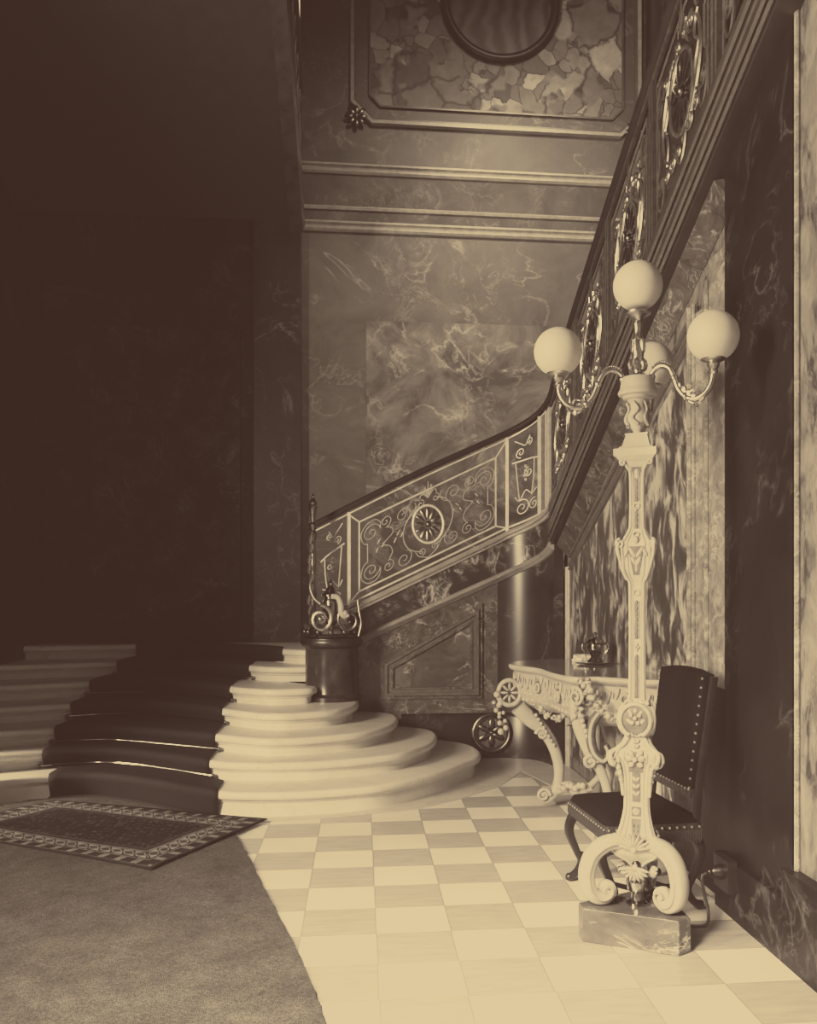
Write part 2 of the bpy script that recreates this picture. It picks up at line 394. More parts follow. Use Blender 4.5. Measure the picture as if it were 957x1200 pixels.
m = MB(); sweep(m, SA, SB, [(0, c0(0)), (0, Z(zlow)), (-.08, Z(zlow)), (-.08, c0(0))], .03); m.build('curved_corner', M['corner_marble'], stair)
m = MB(); sweep(m, -.12, SB, [(.012, Z(zlow, .0)), (.012, Z(zbase, -.02)), (-.08, Z(zbase, -.02)), (-.08, Z(zlow, 0))], .04); m.build('string', M['fascia_marble'], stair)
m = MB(); sweep(m, -.06, SB, [(.0, Z(zlow, -.045)), (.02, Z(zlow, -.04)), (.03, Z(zlow, -.025)), (.045, Z(zlow, -.02)), (.06, Z(zlow, 0)), (.045, Z(zlow, .022)), (.03, Z(zlow, .028)), (.0, Z(zlow, .035))], .04); m.build('lower_moulding', M['moulding'], stair)
m = MB(); sweep(m, -.12, SB, [(.0, Z(zbase, -.075)), (.03, Z(zbase, -.07)), (.035, Z(zbase, -.045)), (.055, Z(zbase, -.04)), (.06, Z(zbase, -.02)), (.05, Z(zbase, 0)), (-.07, Z(zbase, 0)), (-.07, Z(zbase, -.075))], .04); m.build('upper_moulding', M['moulding'], stair)
m = MB()
sweep(m, SB-.01, 6.6, [(-.10, Z(zlow, .02)), (.0, Z(zlow)), (.03, Z(zlow, .0)), (.03, Z(zlow, .03)), (.015, Z(zlow, .05)), (.015, Z(zlow, .09)), (.045, Z(zlow, .11)), (.05, Z(zlow, .15)), (.02, Z(zlow, .18)), (.02, Z(zlow, .23)), (.05, Z(zbase, -.05)), (.05, Z(zbase)), (-.10, Z(zbase))], .2)
m.build('upper_string', M['string_wood'], stair)
for dz_ in (.03, .10, .165, .245):
    m = MB(); m.tube([path(q)[0] + path(q)[1]*.043 + Vector((0, 0, zlow(q) + dz_)) for q in srange(SB, 6.6, .25)], .011, 6); m.build('string_bead', M['string_ridge'], stair)
m = MB(); sweep(m, SB, 5.32, [(-.02, Z(zlow, .0)), (-.12, Z(zlow, -.10)), (-.14, Z(zlow, -.10)), (-.14, Z(zlow, .02))], .2); m.build('soffit', M['string_marble'], stair)
# flight that comes towards the viewer : treads behind the string
m = MB()
for i in range(15):
    y1 = 7.9 - .29*i; z1 = 2.06 + .128*i
    m.box(1.73, 3.1, y1-.29, y1, z1-.17, z1)
m.build('upper_flight', M['pale_stone'], stair)
# panel on the side wall
def frame(mb, quad, t, y0, y1):
    """trapezoid ring in the plane of the wall, t wide"""
    q = [Vector((a, 0, b)) for a, b in quad]; n = len(q); inn = []
    for i in range(n):
        a = (q[i] - q[i-1]).normalized(); b = (q[(i+1) % n] - q[i]).normalized()
        na = Vector((-a.z, 0, a.x)); nb = Vector((-b.z, 0, b.x)); bi = (na + nb); bi = bi / max(.2, (1 + na.dot(nb)))
        inn.append(q[i] + bi*t)
    rows = [[p + Vector((0, y, 0)) for p in r] for r, y in ((q, y1), (q, y0), (inn, y0), (inn, y1))]
    o = len(mb.v)
    for r in rows: mb.v += r
    for k_ in range(4):
        k2 = (k_+1) % 4
        for i in range(n):
            j = (i+1) % n; mb.f.append([o+k_*n+i, o+k_*n+j, o+k2*n+j, o+k2*n+i])
    return [(p.x, p.z) for p in inn]
trap = [(.17, .53), (1.06, .53), (1.06, 1.37), (.17, .86)]
m = MB(); q1 = frame(m, trap, .035, 7.975, 8.0); m.build('panel_frame', M['string_marble'], stair)
m = MB(); q2 = frame(m, q1, .022, 7.945, 8.0); q3 = frame(m, q2, .03, 7.965, 8.0); m.build('panel_frame', M['trim_dark'], stair)
m = MB(); q4 = frame(m, q3, .018, 7.955, 8.0); m.build('panel_frame', M['string_marble'], stair)
m = MB(); m.add([(a, 7.985, b) for a, b in q4], [[0, 1, 2, 3]]); m.build('marble_panel', M['slab_marble'], stair)
m = MB(); sweep(m, .35, SB, [(.0, c0(.0)), (.025, c0(.0)), (.025, c0(.36)), (.01, c0(.39)), (0, c0(.40))], .04); m.build('plinth_course', M['corner_marble'], stair)

# newel drum
drum = thing('newel_pedestal', 'round polished dark stone newel pedestal standing on the fourth marble step', 'pedestal', (-.245, 7.78, .56))
m = MB(); m.lathe((-.245, 7.78, .56), [(.245, .0), (.245, .035), (.228, .05), (.222, .07), (.222, .43), (.23, .44)], 40); m.build('shaft', M['drum'], drum)
m = MB(); m.lathe((-.245, 7.78, .56), [(.225, .44), (.245, .45), (.262, .475), (.262, .50), (.25, .515), (.25, .52)], 40); m.build('cap', M['dark_bronze'], drum)

# pale border between the steps and the checkered field
outer = [(-.9,5.93),(-.5,5.90),(-.127,5.97),(.388,6.14),(.708,6.42),(1.03,6.79),(1.18,7.09),(1.30,7.37),(1.36,7.1),(1.44,6.7),(1.55,6.3),(1.735,6.0),(1.735,7.55),(1.62,7.58),(1.50,7.87),(1.20,7.995),(-.9,7.99)]
m = MB(); m.prism(outer, .0005, .003); tag(m.build('trim_1', M['border_stone']), kind='structure')

# ------------------------------------------------------------------ stair runner and rods
XR = [-.93,-1.05,-1.06,-1.08,-1.08,-.99,-.72]; XL = [x - 1.26 for x in XR]; XL[5] = -2.25; XL[6] = -2.2
NU = 26; rows = []
def runrow(n, fy, z, e=0):
    r = []
    for i in range(NU+1):
        u = i/NU; x = XL[n] + (XR[n]-XL[n])*u
        r.append(Vector((x, fy(x), z)))
    return r
rows.append(runrow(0, lambda x: noseY(1, x)-.06, .014)); rows.append(runrow(0, lambda x: noseY(1, x)+.025, .02))
for n in range(1, 8):
    z1 = ZT[n]; z0 = ZT[n-1]
    a = n-1
    if n > 1: rows.append(runrow(a, lambda x: noseY(n, x)+.030, z0+.016))
    rows.append(runrow(a, lambda x: noseY(n, x)+.012, z0+.05))
    rows.append(runrow(a, lambda x: noseY(n, x)-.012, z1-.055))
    rows.append(runrow(a, lambda x: noseY(n, x)-.020, z1-.03))
    rows.append(runrow(a, lambda x: noseY(n, x)-.018, z1-.008))
    rows.append(runrow(a, lambda x: noseY(n, x)-.002, z1+.010))
    rows.append(runrow(a, lambda x: noseY(n, x)+.03, z1+.014))
    if n < 7: rows.append(runrow(a, lambda x: max(noseY(n, x)+.06, noseY(n+1, x)-.03), z1+.013))
    else: rows.append(runrow(a, lambda x: noseY(n, x)+.2, z1+.013))
m = MB(); m.grid(rows); ro = m.build('stair_runner', M['runner'], loc=(-1.6, 6.5, 0), sharp=70)
tag(ro, 'dark carpet runner climbing the middle of the marble staircase', 'carpet runner')
sol = ro.modifiers.new('thick', 'SOLIDIFY'); sol.thickness = .012; sol.offset = -1
ordn = ['lowest', 'second lowest', 'third', 'fourth', 'fifth', 'topmost']
for n in range(1, 6):
    z = ZT[n] + .026; xa, xb = XL[n]-.03, XR[n]+.035
    pts = [Vector((xa + (xb-xa)*i/30, 0, z)) for i in range(31)]
    for p in pts: p.y = noseY(n+1, p.x) + .012
    rod = thing('stair_rod', f'thin brass stair rod, {ordn[n-1] if n < 5 else "uppermost"} of the row on the dark runner', 'stair rod', tuple(pts[15]), 'brass rods holding the stair runner')
    m = MB(); m.tube(pts, .0065, 8); m.build('bar', M['brass'], rod)
    for e in (0, -1):
        m = MB(); p = pts[e]; m.ball(p, .016, 10, 6); m.box(p.x-.008, p.x+.008, p.y, p.y+.03, p.z-.024, p.z+.008); m.build('bracket', M['bronze'], rod)

# ------------------------------------------------------------------ carpet and rug
edge = [(-.10,3.0),(-.19,3.45),(-.33,4.02),(-.46,4.5),(-.60,5.05),(-.735,5.55),(-.83,5.9)]
edge = [(.28, 1.2), (.05, 2.3)] + edge
poly = [(p.x + random.uniform(-.004, .004), p.y) for p in catmull([(a, b, 0) for a, b in edge], 8)]
poly += [(x, noseY(1, x)-.02 if x > -2.4 else 6.2) for x in (-.95,-1.1,-1.3,-1.5,-1.7,-1.9,-2.1,-2.3)] + [(-2.45, 6.45), (-2.9, 6.2), (-2.95, 5.5), (-2.95, 1.2)]
m = MB(); m.prism(poly, .0035, .013)
tag(m.build('floor_carpet', M['carpet'], loc=(-1.3, 4, 0)), 'large brown pile carpet covering the floor in front of the stairs', 'carpet')
P0, P1, P3 = Vector((-1.085, 4.88, 0)), Vector((-.59, 5.89, 0)), Vector((-2.62, 5.86, 0))
P2 = Vector((-2.12, 6.60, 0))
rv, ruv, rf = [], [], []
NX, NY = 40, 30
for j in range(NY+1):
    for i in range(NX+1):
        u, v = i/NX, j/NY
        p = P0*(1-u)*(1-v) + P3*u*(1-v) + P1*(1-u)*v + P2*u*v
        p.z = .0155 + .0025*math.sin(7*u+3*v) + .002*math.sin(13*v + 5*u) + .003
        rv.append(p); ruv.append((u, v))
for j in range(NY):
    for i in range(NX):
        a = j*(NX+1)+i; rf.append([a, a+1, a+NX+2, a+NX+1])
m = MB(); m.add(rv, rf); rug = m.build('oriental_rug', M['rug'], loc=(-1.4, 5.7, 0), uv=ruv)
s_m = rug.modifiers.new('thick', 'SOLIDIFY'); s_m.thickness = .006; s_m.offset = 1
tag(rug, 'small patterned oriental rug with pale figured border lying askew on the carpet', 'rug')
m = MB()

# ------------------------------------------------------------------ balustrade
bal = thing('stair_balustrade', 'scrolled gilt iron balustrade with dark handrail sweeping up the staircase', 'balustrade', (.6, 8.0, 1.66))
def sh(s, h, off=.0, fn=None):
    p, n = path(s); return p + n*off + Vector((0, 0, zbase(s) + h))
OFF = .0
m = MB()
rows = []
for s in srange(-.46, 6.6, .05):
    p, n = path(s); z = zrail(s)
    rows.append([p + n*(.042*math.cos(a)) + Vector((0, 0, z + .036*math.sin(a)*(1 if math.sin(a) > 0 else .8))) for a in [2*PI*k_/12 for k_ in range(12)]])
m.grid(rows, close_u=True, cap=True); m.build('handrail', M['handrail'], bal)
def barpath(fs, a, b, step=.06): return [path(s)[0] + Vector((0, 0, fs(s))) for s in srange(a, b, step)]
m = MB(); m.tube(barpath(Z(zrail, -.052), -.40, 1.7), .011, 6, flat=((0,0,1), .7, 1.5)); m.build('under_rail', M['iron'], bal)
m = MB(); m.tube(barpath(Z(zrail, -.052), 1.7, 6.55), .011, 6, flat=((0,0,1), .7, 1.5)); m.build('under_rail', M['rail_bronze'], bal)
m = MB(); m.tube(barpath(Z(zbase, .03), -.10, 6.55), .010, 6); m.build('bottom_rail', M['iron'], bal)
def spiral(cs_, ch, r, a0, turns, rr=.12, n=22, sg=1):
    """2-D spiral, outside in"""
    return [(cs_ + r*(1-(1-rr)*t)*math.cos(a0 + sg*2*PI*turns*t), ch + r*(1-(1-rr)*t)*math.sin(a0 + sg*2*PI*turns*t)) for t in [i/(n-1) for i in range(n)]]
def flatmap(pts, s0, sw, h0, hh, mid, rad):
    out = []
    for u, v in pts:
        s = s0 + sw*u; out.append(sh(s, h0 + hh*v))
    return out
def scroll_panel(s0, s1, hb, ht, name='scroll_panel', medal=True, thick=.0048, mat='iron'):
    """s0..s1 inner frame; hb, ht heights above the string as functions of s"""
    w = s1 - s0; H = ht((s0+s1)/2) - hb((s0+s1)/2)
    def mp(u, v): 
        s = s0 + w*u; return sh(s, hb(s) + (ht(s)-hb(s))*v)
    m = MB()
    A = H/w
    def sp(u, v, r, a0, turns, sg): return [mp(a, b) for a, b in [(u + (x)*1.0, v + y/A) for x, y in [(q[0], q[1]) for q in spiral(0, 0, r, a0, turns, .1, 24, sg)]]]
    def st(pts, sub=6): return [mp(p.x, p.y) for p in catmull([(a, b, 0) for a, b in pts], sub)]
    for fr in ([(0,0),(1,0)], [(1,0),(1,1)], [(1,1),(0,1)], [(0,1),(0,0)]):
        (a, b), (c, d) = fr; m.tube([mp(a + (c-a)*t/10, b + (d-b)*t/10) for t in range(11)], .009, 6)
    m.build('inner_frame', M[mat], bal); m = MB()
    for mir in (0, 1):
        X = (lambda u: 1-u) if mir else (lambda u: u)
        S = -1 if mir else 1
        def sc_(u, v, r, a0, turns, sg):
            pts = spiral(0, 0, r, a0, turns, .1, 24, sg)
            return [mp(X(u + x), v + y/A) for x, y in pts]
        def ln(pts): return [mp(X(p.x), p.y) for p in catmull([(a, b, 0) for a, b in pts], 6)]
        m.tube(sc_(.085, .76, .068, 0, 1.6, 1), thick, 6)
        m.tube(sc_(.085, .22, .068, 0, 1.6, -1), thick, 6)
        m.tube(ln([(.153,.76),(.15,.86),(.115,.93),(.06,.92),(.02,.84),(.013,.76),(.03,.66),(.06,.62)]), thick, 6)
        m.tube(ln([(.153,.22),(.15,.12),(.115,.05),(.06,.06),(.02,.14),(.013,.22),(.03,.33),(.06,.37)]), thick, 6)
        m.tube(ln([(.06,.36),(.06,.63)]), thick*1.2, 6)
        m.tube(sc_(.19, .83, .045, -PI/2, 1.5, 1), thick, 6)
        m.tube(sc_(.21, .17, .045, PI/2, 1.5, -1), thick, 6)
        m.tube(ln([(.19,.75),(.235,.70),(.24,.62),(.20,.56),(.17,.52),(.22,.45),(.24,.36),(.22,.27),(.21,.245)]), thick, 6)
        m.tube(sc_(.315, .80, .062, -PI*.4, 1.6, 1), thick, 6)
        m.tube(sc_(.325, .16, .062, PI*.4, 1.6, -1), thick, 6)
        m.tube(ln([(.34,.69),(.395,.76),(.41,.86),(.40,.90)]), thick, 6)
        m.tube(ln([(.35,.27),(.40,.20),(.43,.10),(.47,.05),(.50,.02)]), thick, 6)
        for (u, v, r) in ((.13,.56,.028),(.16,.48,.03),(.27,.55,.03),(.30,.50,.024),(.12,.44,.02),(.25,.46,.02)):   # leaf sprays
            p = mp(X(u), v); q = mp(X(u + r), v + .07); d = (q-p)
            m.oball((p+q)/2, d*.5, Vector((0,0,1)).cross(d).normalized()*.004, d.cross(Vector((0,1,0))).normalized()*.0065, 6, 4)
    if medal:
        # C-scrolls hugging the medallion, palmette above
        c = Vector((.5, .5)); ry = .36; rx = ry*A
        for s_ in (-1, 1):
            arc = [(.5 + s_*rx*math.sin(t), .5 + ry*math.cos(t)) for t in [.35 + i*(PI-.6)/16 for i in range(17)]]
            m.tube([mp(a, b) for a, b in arc], thick*1.2, 6)
            m.tube([mp(.5 + s_*(.055 + x), .84 + y/A) for x, y in spiral(0, 0, .03, PI*.5, 1.3, .15, 16, -s_)], thick, 6)
            m.tube([mp(.5 + s_*(.045 + x), .14 + y/A) for x, y in spiral(0, 0, .03, -PI*.5, 1.3, .15, 16, s_)], thick, 6)
            for k_ in range(3):
                m.tube([mp(.5 + s_*x, y) for x, y in ((.003, .90), (.012 + .012*k_, .97), (.024 + .016*k_, 1.06 - .05*k_), (.034 + .014*k_, 1.03 - .06*k_))], [.010, .008, .005], 6)
        m.tube([mp(.5, .88), mp(.5, 1.12)], [.010, .004], 6)
    o = m.build(name, M['scroll_iron' if mat == 'iron' else mat], bal)
    if medal:
        cc_ = mp(.5, .5); n_ = path((s0+s1)/2)[1]; R = H*.26
        mm = MB(); side = Vector((0,0,1)).cross(n_)
        mm.tube([cc_ + side*(R*.85*math.cos(t)) + Vector((0,0,R*1.05*math.sin(t))) for t in [2*PI*i/32 for i in range(32)]], .012, 8, closed=True)
        md = mm.build('medallion_ring', M[mat], o)
        mm = MB()
        for i in range(12):
            t = 2*PI*i/12; d = side*(R*.85*math.cos(t)) + Vector((0,0,R*1.05*math.sin(t)))
            mm.oball(cc_ + d*.58, d*.36, n_*.006, d.cross(n_)*.13, 6, 4)
        mm.ball(cc_, .03, 10, 6)
        mm.build('sunburst', M['bronze'], o)
    return o
def post(s, w=.014, top=None, h0=0.0):
    m = MB(); p, n = path(s); t = Vector((-n.y, n.x, 0)); z0 = zbase(s) + h0; z1 = (zrail(s) if top is None else top) - .04
    m.obox(p + Vector((0,0,(z0+z1)/2)), t*w, n*w, Vector((0,0,(z1-z0)/2)))
    return m.build('post', M['iron' if s < 1.9 else 'rail_bronze'], bal)
hb1 = lambda s: .095; ht1 = lambda s: .70
scroll_panel(-.015, 1.185, hb1, ht1)
post(-.105, .014); post(1.285, .014)
m = MB()
for s_a, s_b in ((-.105, -.015), (1.285, 1.185)):
    m.tube([sh(s_a, zrail(s_a)-zbase(s_a)-.06), sh(s_b, .70)], .008, 6); m.tube([sh(s_a, .03), sh(s_b, .095)], .008, 6)
m.build_each('corner_bar', M['iron'], bal)
# short panel beside the newel
def small_panel(sa, sb, flip):
    m = MB(); w = sb - sa
    def q(u, v):
        s = sa + w*u; return sh(s, .04 + (zrail(s) - zbase(s) - .10)*v)
    def t_(pts, r=.0055): m.tube([q(p.x, p.y) for p in catmull([((1-a) if flip else a, b, 0) for a, b in pts], 6)], r, 6)
    A_ = .80/w
    def s_(u, v, r, a0, tn, sg): m.tube([q((1-(u+x)) if flip else u+x, v + y/A_) for x, y in spiral(0, 0, r, a0, tn, .12, 22, sg)], .0055, 6)
    t_([(.05,.62),(.35,.66),(.92,.70)], .008); t_([(.82,.68),(.76,.45),(.70,.24)], .007); t_([(.2,.64),(.22,.45),(.3,.25)], .006)
    s_(.66, .78, .16, -PI/2, 1.5, 1); s_(.38, .86, .12, -PI/2, 1.4, -1); s_(.40, .52, .16, PI/2, 1.5, -1); s_(.62, .15, .26, PI*.4, 1.6, 1); s_(.22, .14, .18, PI*.6, 1.5, -1)
    t_([(.35,.92),(.5,.84),(.66,.88),(.85,.94)], .006); t_([(.1,.30),(.3,.27),(.5,.33),(.70,.24),(.85,.30)], .006)
    for u, v in ((.5,.60),(.5,.55),(.46,.50),(.54,.50),(.5,.45)): m.ball(q(u, v), .016, 6, 4)
    return m.build('scroll_panel', M['iron'], bal)
small_panel(-.36, -.125, False); small_panel(1.31, 1.60, True)
post(1.62, .022)
ht2 = lambda s: zrail(s) - zbase(s) - .16
s = 1.72
post(1.70, .012)
while s < 6.2:
    post(s + .02, .012); 
    scroll_panel(s + .09, s + .83, lambda q: .10, ht2, thick=.010, mat='rail_bronze')
    post(s + .90, .014)
    s += .92
# ------------------------------------------------------------------ newel ornament
nw = thing('newel_ornament', 'ornate bronze scroll ornament with slender finial post on the round dark newel pedestal', 'ornament', (-.245, 7.78, 1.08))
m = MB(); bx, by = -.40, 7.74
m.lathe((bx, by, 1.08), [(.04,0),(.045,.02),(.03,.05),(.02,.10),(.028,.16),(.02,.22),(.03,.30),(.034,.36),(.024,.44),(.018,.5),(.026,.58),(.032,.66),(.024,.74),(.018,.8),(.03,.84),(.036,.87),(.022,.90)], 16)
m.build('finial_post', M['bronze'], nw)
m = MB(); m.lathe((bx, by, 1.98), [(.022,0),(.03,.03),(.035,.05),(.018,.07),(.024,.12),(.034,.18),(.040,.20),(.044,.205),(.03,.215),(.036,.235),(.02,.26),(.01,.275),(.014,.29),(.004,.31)], 16); m.build('finial', M['bronze'], nw)
m = MB()
for k_ in range(10):
    a = .5 + k_*.25
    m.oball((bx-.02 + .012*math.sin(k_*1.7), by-.03, 1.15 + .085*k_), (.02, 0, .012), (0, .02, 0), (.0, 0, .045), 7, 4)
m.build('leaf_spray', M['gilt'], nw)
m = MB(); m.lathe((-.245, 7.78, 1.08), [(.22,0),(.23,.012),(.22,.03),(.20,.04),(.205,.075),(.215,.085),(.20,.10)], 32); m.build('base_ring', M['bronze'], nw)
m = MB()
for a_, zz in ((.12, 1.22), (-.04, 1.20)):
    pass
cxn = (-.33, 7.56)
m.tube([(cxn[0] + (.10*(1-.85*t))*math.cos(PI*.5 - 2*PI*1.7*t), 7.57 - .02*t, 1.245 + (.115*(1-.85*t))*math.sin(PI*.5 - 2*PI*1.7*t)) for t in [i/36 for i in range(37)]], [.020, .008], 8)
m.ball((cxn[0], 7.55, 1.245), .03, 10, 6)
m.tube(catmull([(-.33,7.57,1.36),(-.39,7.6,1.42),(-.42,7.63,1.52),(-.39,7.66,1.62)], 6), [.02,.012,.006], 8)
m.build('volute', M['gilt'], nw)
m = MB()
m.tube([(-.10 + (.10*(1-.85*t))*math.cos(PI*.5 + 2*PI*1.6*t), 7.58 + .1*t*0, 1.235 + (.11*(1-.85*t))*math.sin(PI*.5 + 2*PI*1.6*t)) for t in [i/36 for i in range(37)]], [.014, .006], 8)
m.tube(catmull([(-.02,7.62,1.10),(.0,7.62,1.2),(-.015,7.64,1.3),(-.03,7.66,1.40)], 6), [.010,.011,.007], 8)
m.build('volute', M['bronze'], nw)
m = MB(); m.lathe((-.25, 7.66, 1.18), [(.03,0),(.05,.03),(.055,.07),(.07,.12),(.075,.2),(.06,.24),(.085,.25),(.085,.262),(.055,.28),(.04,.31),(.02,.34),(.024,.36),(.004,.39)], 20); m.build('urn', M['silver'], nw)
m = MB(); m.tube(catmull([(-.245,7.56,1.43),(-.19,7.56,1.42),(-.165,7.555,1.36),(-.16,7.55,1.30),(-.135,7.55,1.265),(-.10,7.55,1.28)], 6), [.022,.024,.028,.024,.018], 10); m.ball((-.13,7.55,1.29), .028, 10, 6); m.build('handle', M['cream'], nw)
m = MB()
for k_ in range(7):
    a = PI*1.02 + PI*.96*k_/6
    m.ball((-.245 + .225*math.cos(a), 7.78 + .225*math.sin(a), 1.135), .022, 8, 5)
    m.oball((-.245 + .222*math.cos(a), 7.78 + .222*math.sin(a), 1.175), (.018,0,0), (0,.018,0), (0,0,.03), 7, 4)
m.build_each('bead', M['bronze'], nw, key=lambda c: round(math.atan2(c.y-7.78, c.x+.245), 1))

# round grille at the foot of the wall
gr = thing('round_grille', 'round metal grille with six petal spokes against the dark wall beside the lowest step', 'grille', (1.135, 7.955, .05))
m = MB(); cg = Vector((1.135, 7.93, .232)); RG = .172
m.tube([cg + Vector((RG*.93*math.cos(t), 0, RG*.93*math.sin(t))) for t in [2*PI*i/40 for i in range(40)]], .015, 8, closed=True)
m.tube([cg + Vector((RG*.80*math.cos(t), -.01, RG*.80*math.sin(t))) for t in [2*PI*i/40 for i in range(40)]], .007, 6, closed=True); m.build('rim', M['bronze'], gr)
m = MB(); m.lathe(cg + Vector((0, .012, 0)), [(RG*.9, 0), (RG*.9, .012)], 40, (0, 1, 0)); m.build('back_plate', M['trim_dark'], gr)
m = MB()
for i in range(6):
    t = PI/6 + 2*PI*i/6; d = Vector((math.cos(t), 0, math.sin(t)))
    m.oball(cg + d*RG*.42, d*RG*.33, Vector((0, .012, 0)), d.cross(Vector((0,1,0)))*.026, 8, 5)
m.ball(cg, .02, 8, 5); m.build('spokes', M['bronze'], gr)

# ------------------------------------------------------------------ walls
m = MB(); m.box(-.62, 4.2, 9.75, 9.95, 0, 9.6); struct('wall_back', m, M['back_marble'])
m = MB(); m.box(.05, 3.6, 9.735, 9.752, 0.0, 4.35); struct('trim_2', m, M['back_slab'])
def hmould(name, z, prof, mat, x0=-.62, x1=4.2, Y=9.75):
    m = MB(); m.grid([[(x, Y - o, z + dz) for o, dz in prof] for x in (x0, x1)], close_u=True, cap=True); struct(name, m, mat)
P_A = [(0, -.05), (.03, -.05), (.05, -.03), (.05, -.01), (.03, .0), (.035, .02), (.06, .03), (.06, .05), (0, .05)]
hmould('trim_3', 5.94, P_A, M['trim_mid'])
P_B = [(0, -.02), (.03, -.02), (.04, 0), (.03, .02), (0, .02)]
hmould('trim_4', 5.53, P_B, M['trim_mid'])
hmould('trim_5', 5.33, P_A, M['trim_mid'])
m = MB(); m.box(-.62, 4.2, 9.742, 9.752, 5.38, 5.90); struct('trim_6', m, M['band_marble'])
# framed breccia panel with round medallion
fp = thing('framed_wall_panel', 'large framed breccia marble panel with round agate medallion high on the back wall', 'wall panel', (1.48, 9.75, 6.4))
X0, X1, Z0, Z1 = -.11, 3.04, 6.43, 9.25; ch = .22
def octo(d, c_): return [(X0+d+c_, Z0+d), (X1-d-c_, Z0+d), (X1-d, Z0+d+c_), (X1-d, Z1-d-c_), (X1-d-c_, Z1-d), (X0+d+c_, Z1-d), (X0+d, Z1-d-c_), (X0+d, Z0+d+c_)]
m = MB(); q = frame(m, octo(0, ch), .035, 9.69, 9.75); m.build('frame', M['trim_mid'], fp)
m = MB(); q = frame(m, q, .03, 9.715, 9.75); m.build('frame', M['trim_dark'], fp)
m = MB(); q = frame(m, octo(.19, .12), .02, 9.72, 9.75); m.build('inner_frame', M['trim_dark'], fp)
m = MB(); m.add([(a, 9.738, b) for a, b in q], [list(range(8))]); m.build('breccia_slab', M['breccia'], fp)
cm = Vector((1.49, 9.72, 7.80))
m = MB(); m.tube([cm + Vector((.60*math.cos(t), -.01, .60*math.sin(t))) for t in [2*PI*i/56 for i in range(56)]], .05, 10, closed=True); mr = m.build('medallion_ring', M['handrail'], fp)
m = MB(); m.lathe(cm + Vector((0, .01, 0)), [(.58, 0), (.58, .01)], 56, (0, 1, 0)); m.build('medallion', M['agate'], mr)
for cx_, cz_ in ((X0+.06, Z0+.06), (X1-.06, Z0+.06)):
    m = MB()
    for i in range(8):
        t = 2*PI*i/8; d = Vector((math.cos(t), 0, math.sin(t)))
        m.oball(Vector((cx_, 9.70, cz_)) + d*.07, d*.06, Vector((0, .025, 0)), d.cross(Vector((0,1,0)))*.028, 7, 4)
    m.ball((cx_, 9.69, cz_), .035, 8, 5); m.build('corner_rosette', M['bronze'], fp)
# dark left part of the back wall
m = MB(); m.box(-7, -1.08, 9.70, 9.95, 0, 9.6); struct('wall_left_back', m, M['dark_marble'])
m = MB(); m.box(-1.10, -.62, 9.58, 9.95, 0, 9.6); struct('trim_7', m, M['corner_marble'])
k = NT('daylight_glass'); k.b.inputs['Emission Color'].default_value = (1, .97, .9, 1); k.b.inputs['Emission Strength'].default_value = 1.6; M['daylight'] = k.out((.8, .8, .76, 1), .4)
m = MB(); m.box(-.98, -.63, 9.565, 9.582, 7.15, 9.4); struct('window_1', m, M['daylight'])
m = MB(); m.box(-2.75, -1.25, 9.67, 9.72, 1.2, 4.2); struct('trim_8', m, M['cloud_marble'])
m = MB(); m.box(-3.5, -3.2, 4.15, 5.75, 0, 9.6); m.box(-3.5, -3.2, 6.75, 9.75, 0, 9.6); m.box(-3.5, -3.2, 5.75, 6.75, 2.4, 9.6); m.box(-4.6, -3.2, 5.6, 5.75, 0, 2.6); struct('wall_left_occluder', m, M['dark_marble'])  # unseen wall with gap and jamb, placed to shade the left steps
# upper flight passing overhead on the left
uf = thing('upper_stair_flight', 'dark underside and rail of the upper stair flight passing high overhead', 'staircase', (-1.4, 8.6, 4.9))
def fly(y): return 4.92 + (8.62 - y)*.50
m = MB(); m.loft([[(x, y, fly(y) + dz) for x, dz in ((-.60, 0), (-.60, .34), (-3.1, .34), (-3.1, 0))] for y in (8.62, 3.0)]); m.build('soffit', M['handrail'], uf)
m = MB(); m.loft([[(x, y, fly(y) + dz) for x, dz in ((-.54, -.08), (-.52, .0), (-.54, .12), (-.53, .3), (-.60, .36), (-.66, .3), (-.66, -.08))] for y in (8.64, 3.0)]); m.build('string', M['drum'], uf)
m = MB(); m.tube([(-.57, 8.6, fly(8.6)+1.2), (-.57, 3.0, fly(3.0)+1.2)], .045, 10); m.build('handrail', M['handrail'], uf)
m = MB()
for i in range(16):
    y = 8.55 - .30*i; m.lathe((-.57, y, fly(y)+.34), [(.018,0),(.03,.06),(.016,.2),(.04,.34),(.02,.48),(.03,.62),(.015,.86)], 8)
m.build_each('baluster', M['dark_bronze'], uf)

# right side wall : recessed panelled wall, pier, near wall, base course
def zsl(y, d=0): return zlow(SB + (CYA - y)) + d
m = MB(); m.loft([[(x, y, 0) , (x, y, zsl(y, -.02)), (x+.12, y, zsl(y, -.02)), (x+.12, y, 0)] for x, y in ((1.745, 7.75), (1.745, 4.05))])
struct('wall_right', m, M['edge_marble'])
m = MB(); m.box(3.1, 3.3, 4.09, 9.75, 0, 9.6); struct('wall_right_outer', m, M['corner_marble'])
ya, yb = 7.50, 4.66
m = MB(); m.add([(1.738, ya, .1), (1.738, yb, .1), (1.738, yb, zsl(yb, -.42)), (1.738, ya, zsl(ya, -.25))], [[0,1,2,3]]); struct('trim_9', m, M['flame_marble'])
m = MB()
for (y0_, y1_, dz, o) in ((ya+.01, yb, -.235, .030), (ya+.01, yb, -.20, .045), (ya+.01, yb, -.13, .035)):
    m.tube([(1.74, y0_, zsl(y0_, dz)), (1.74, y1_, zsl(y1_, dz-.10))], .018, 8)
struct('trim_10', m, M['trim_dark'])
m = MB()
for i, y_ in enumerate((7.53, 7.60)):
    m.tube([(1.735, y_, .0), (1.735, y_, zsl(7.55, -.2))], .018, 8)
struct('trim_11', m, M['trim_mid'])
m = MB()
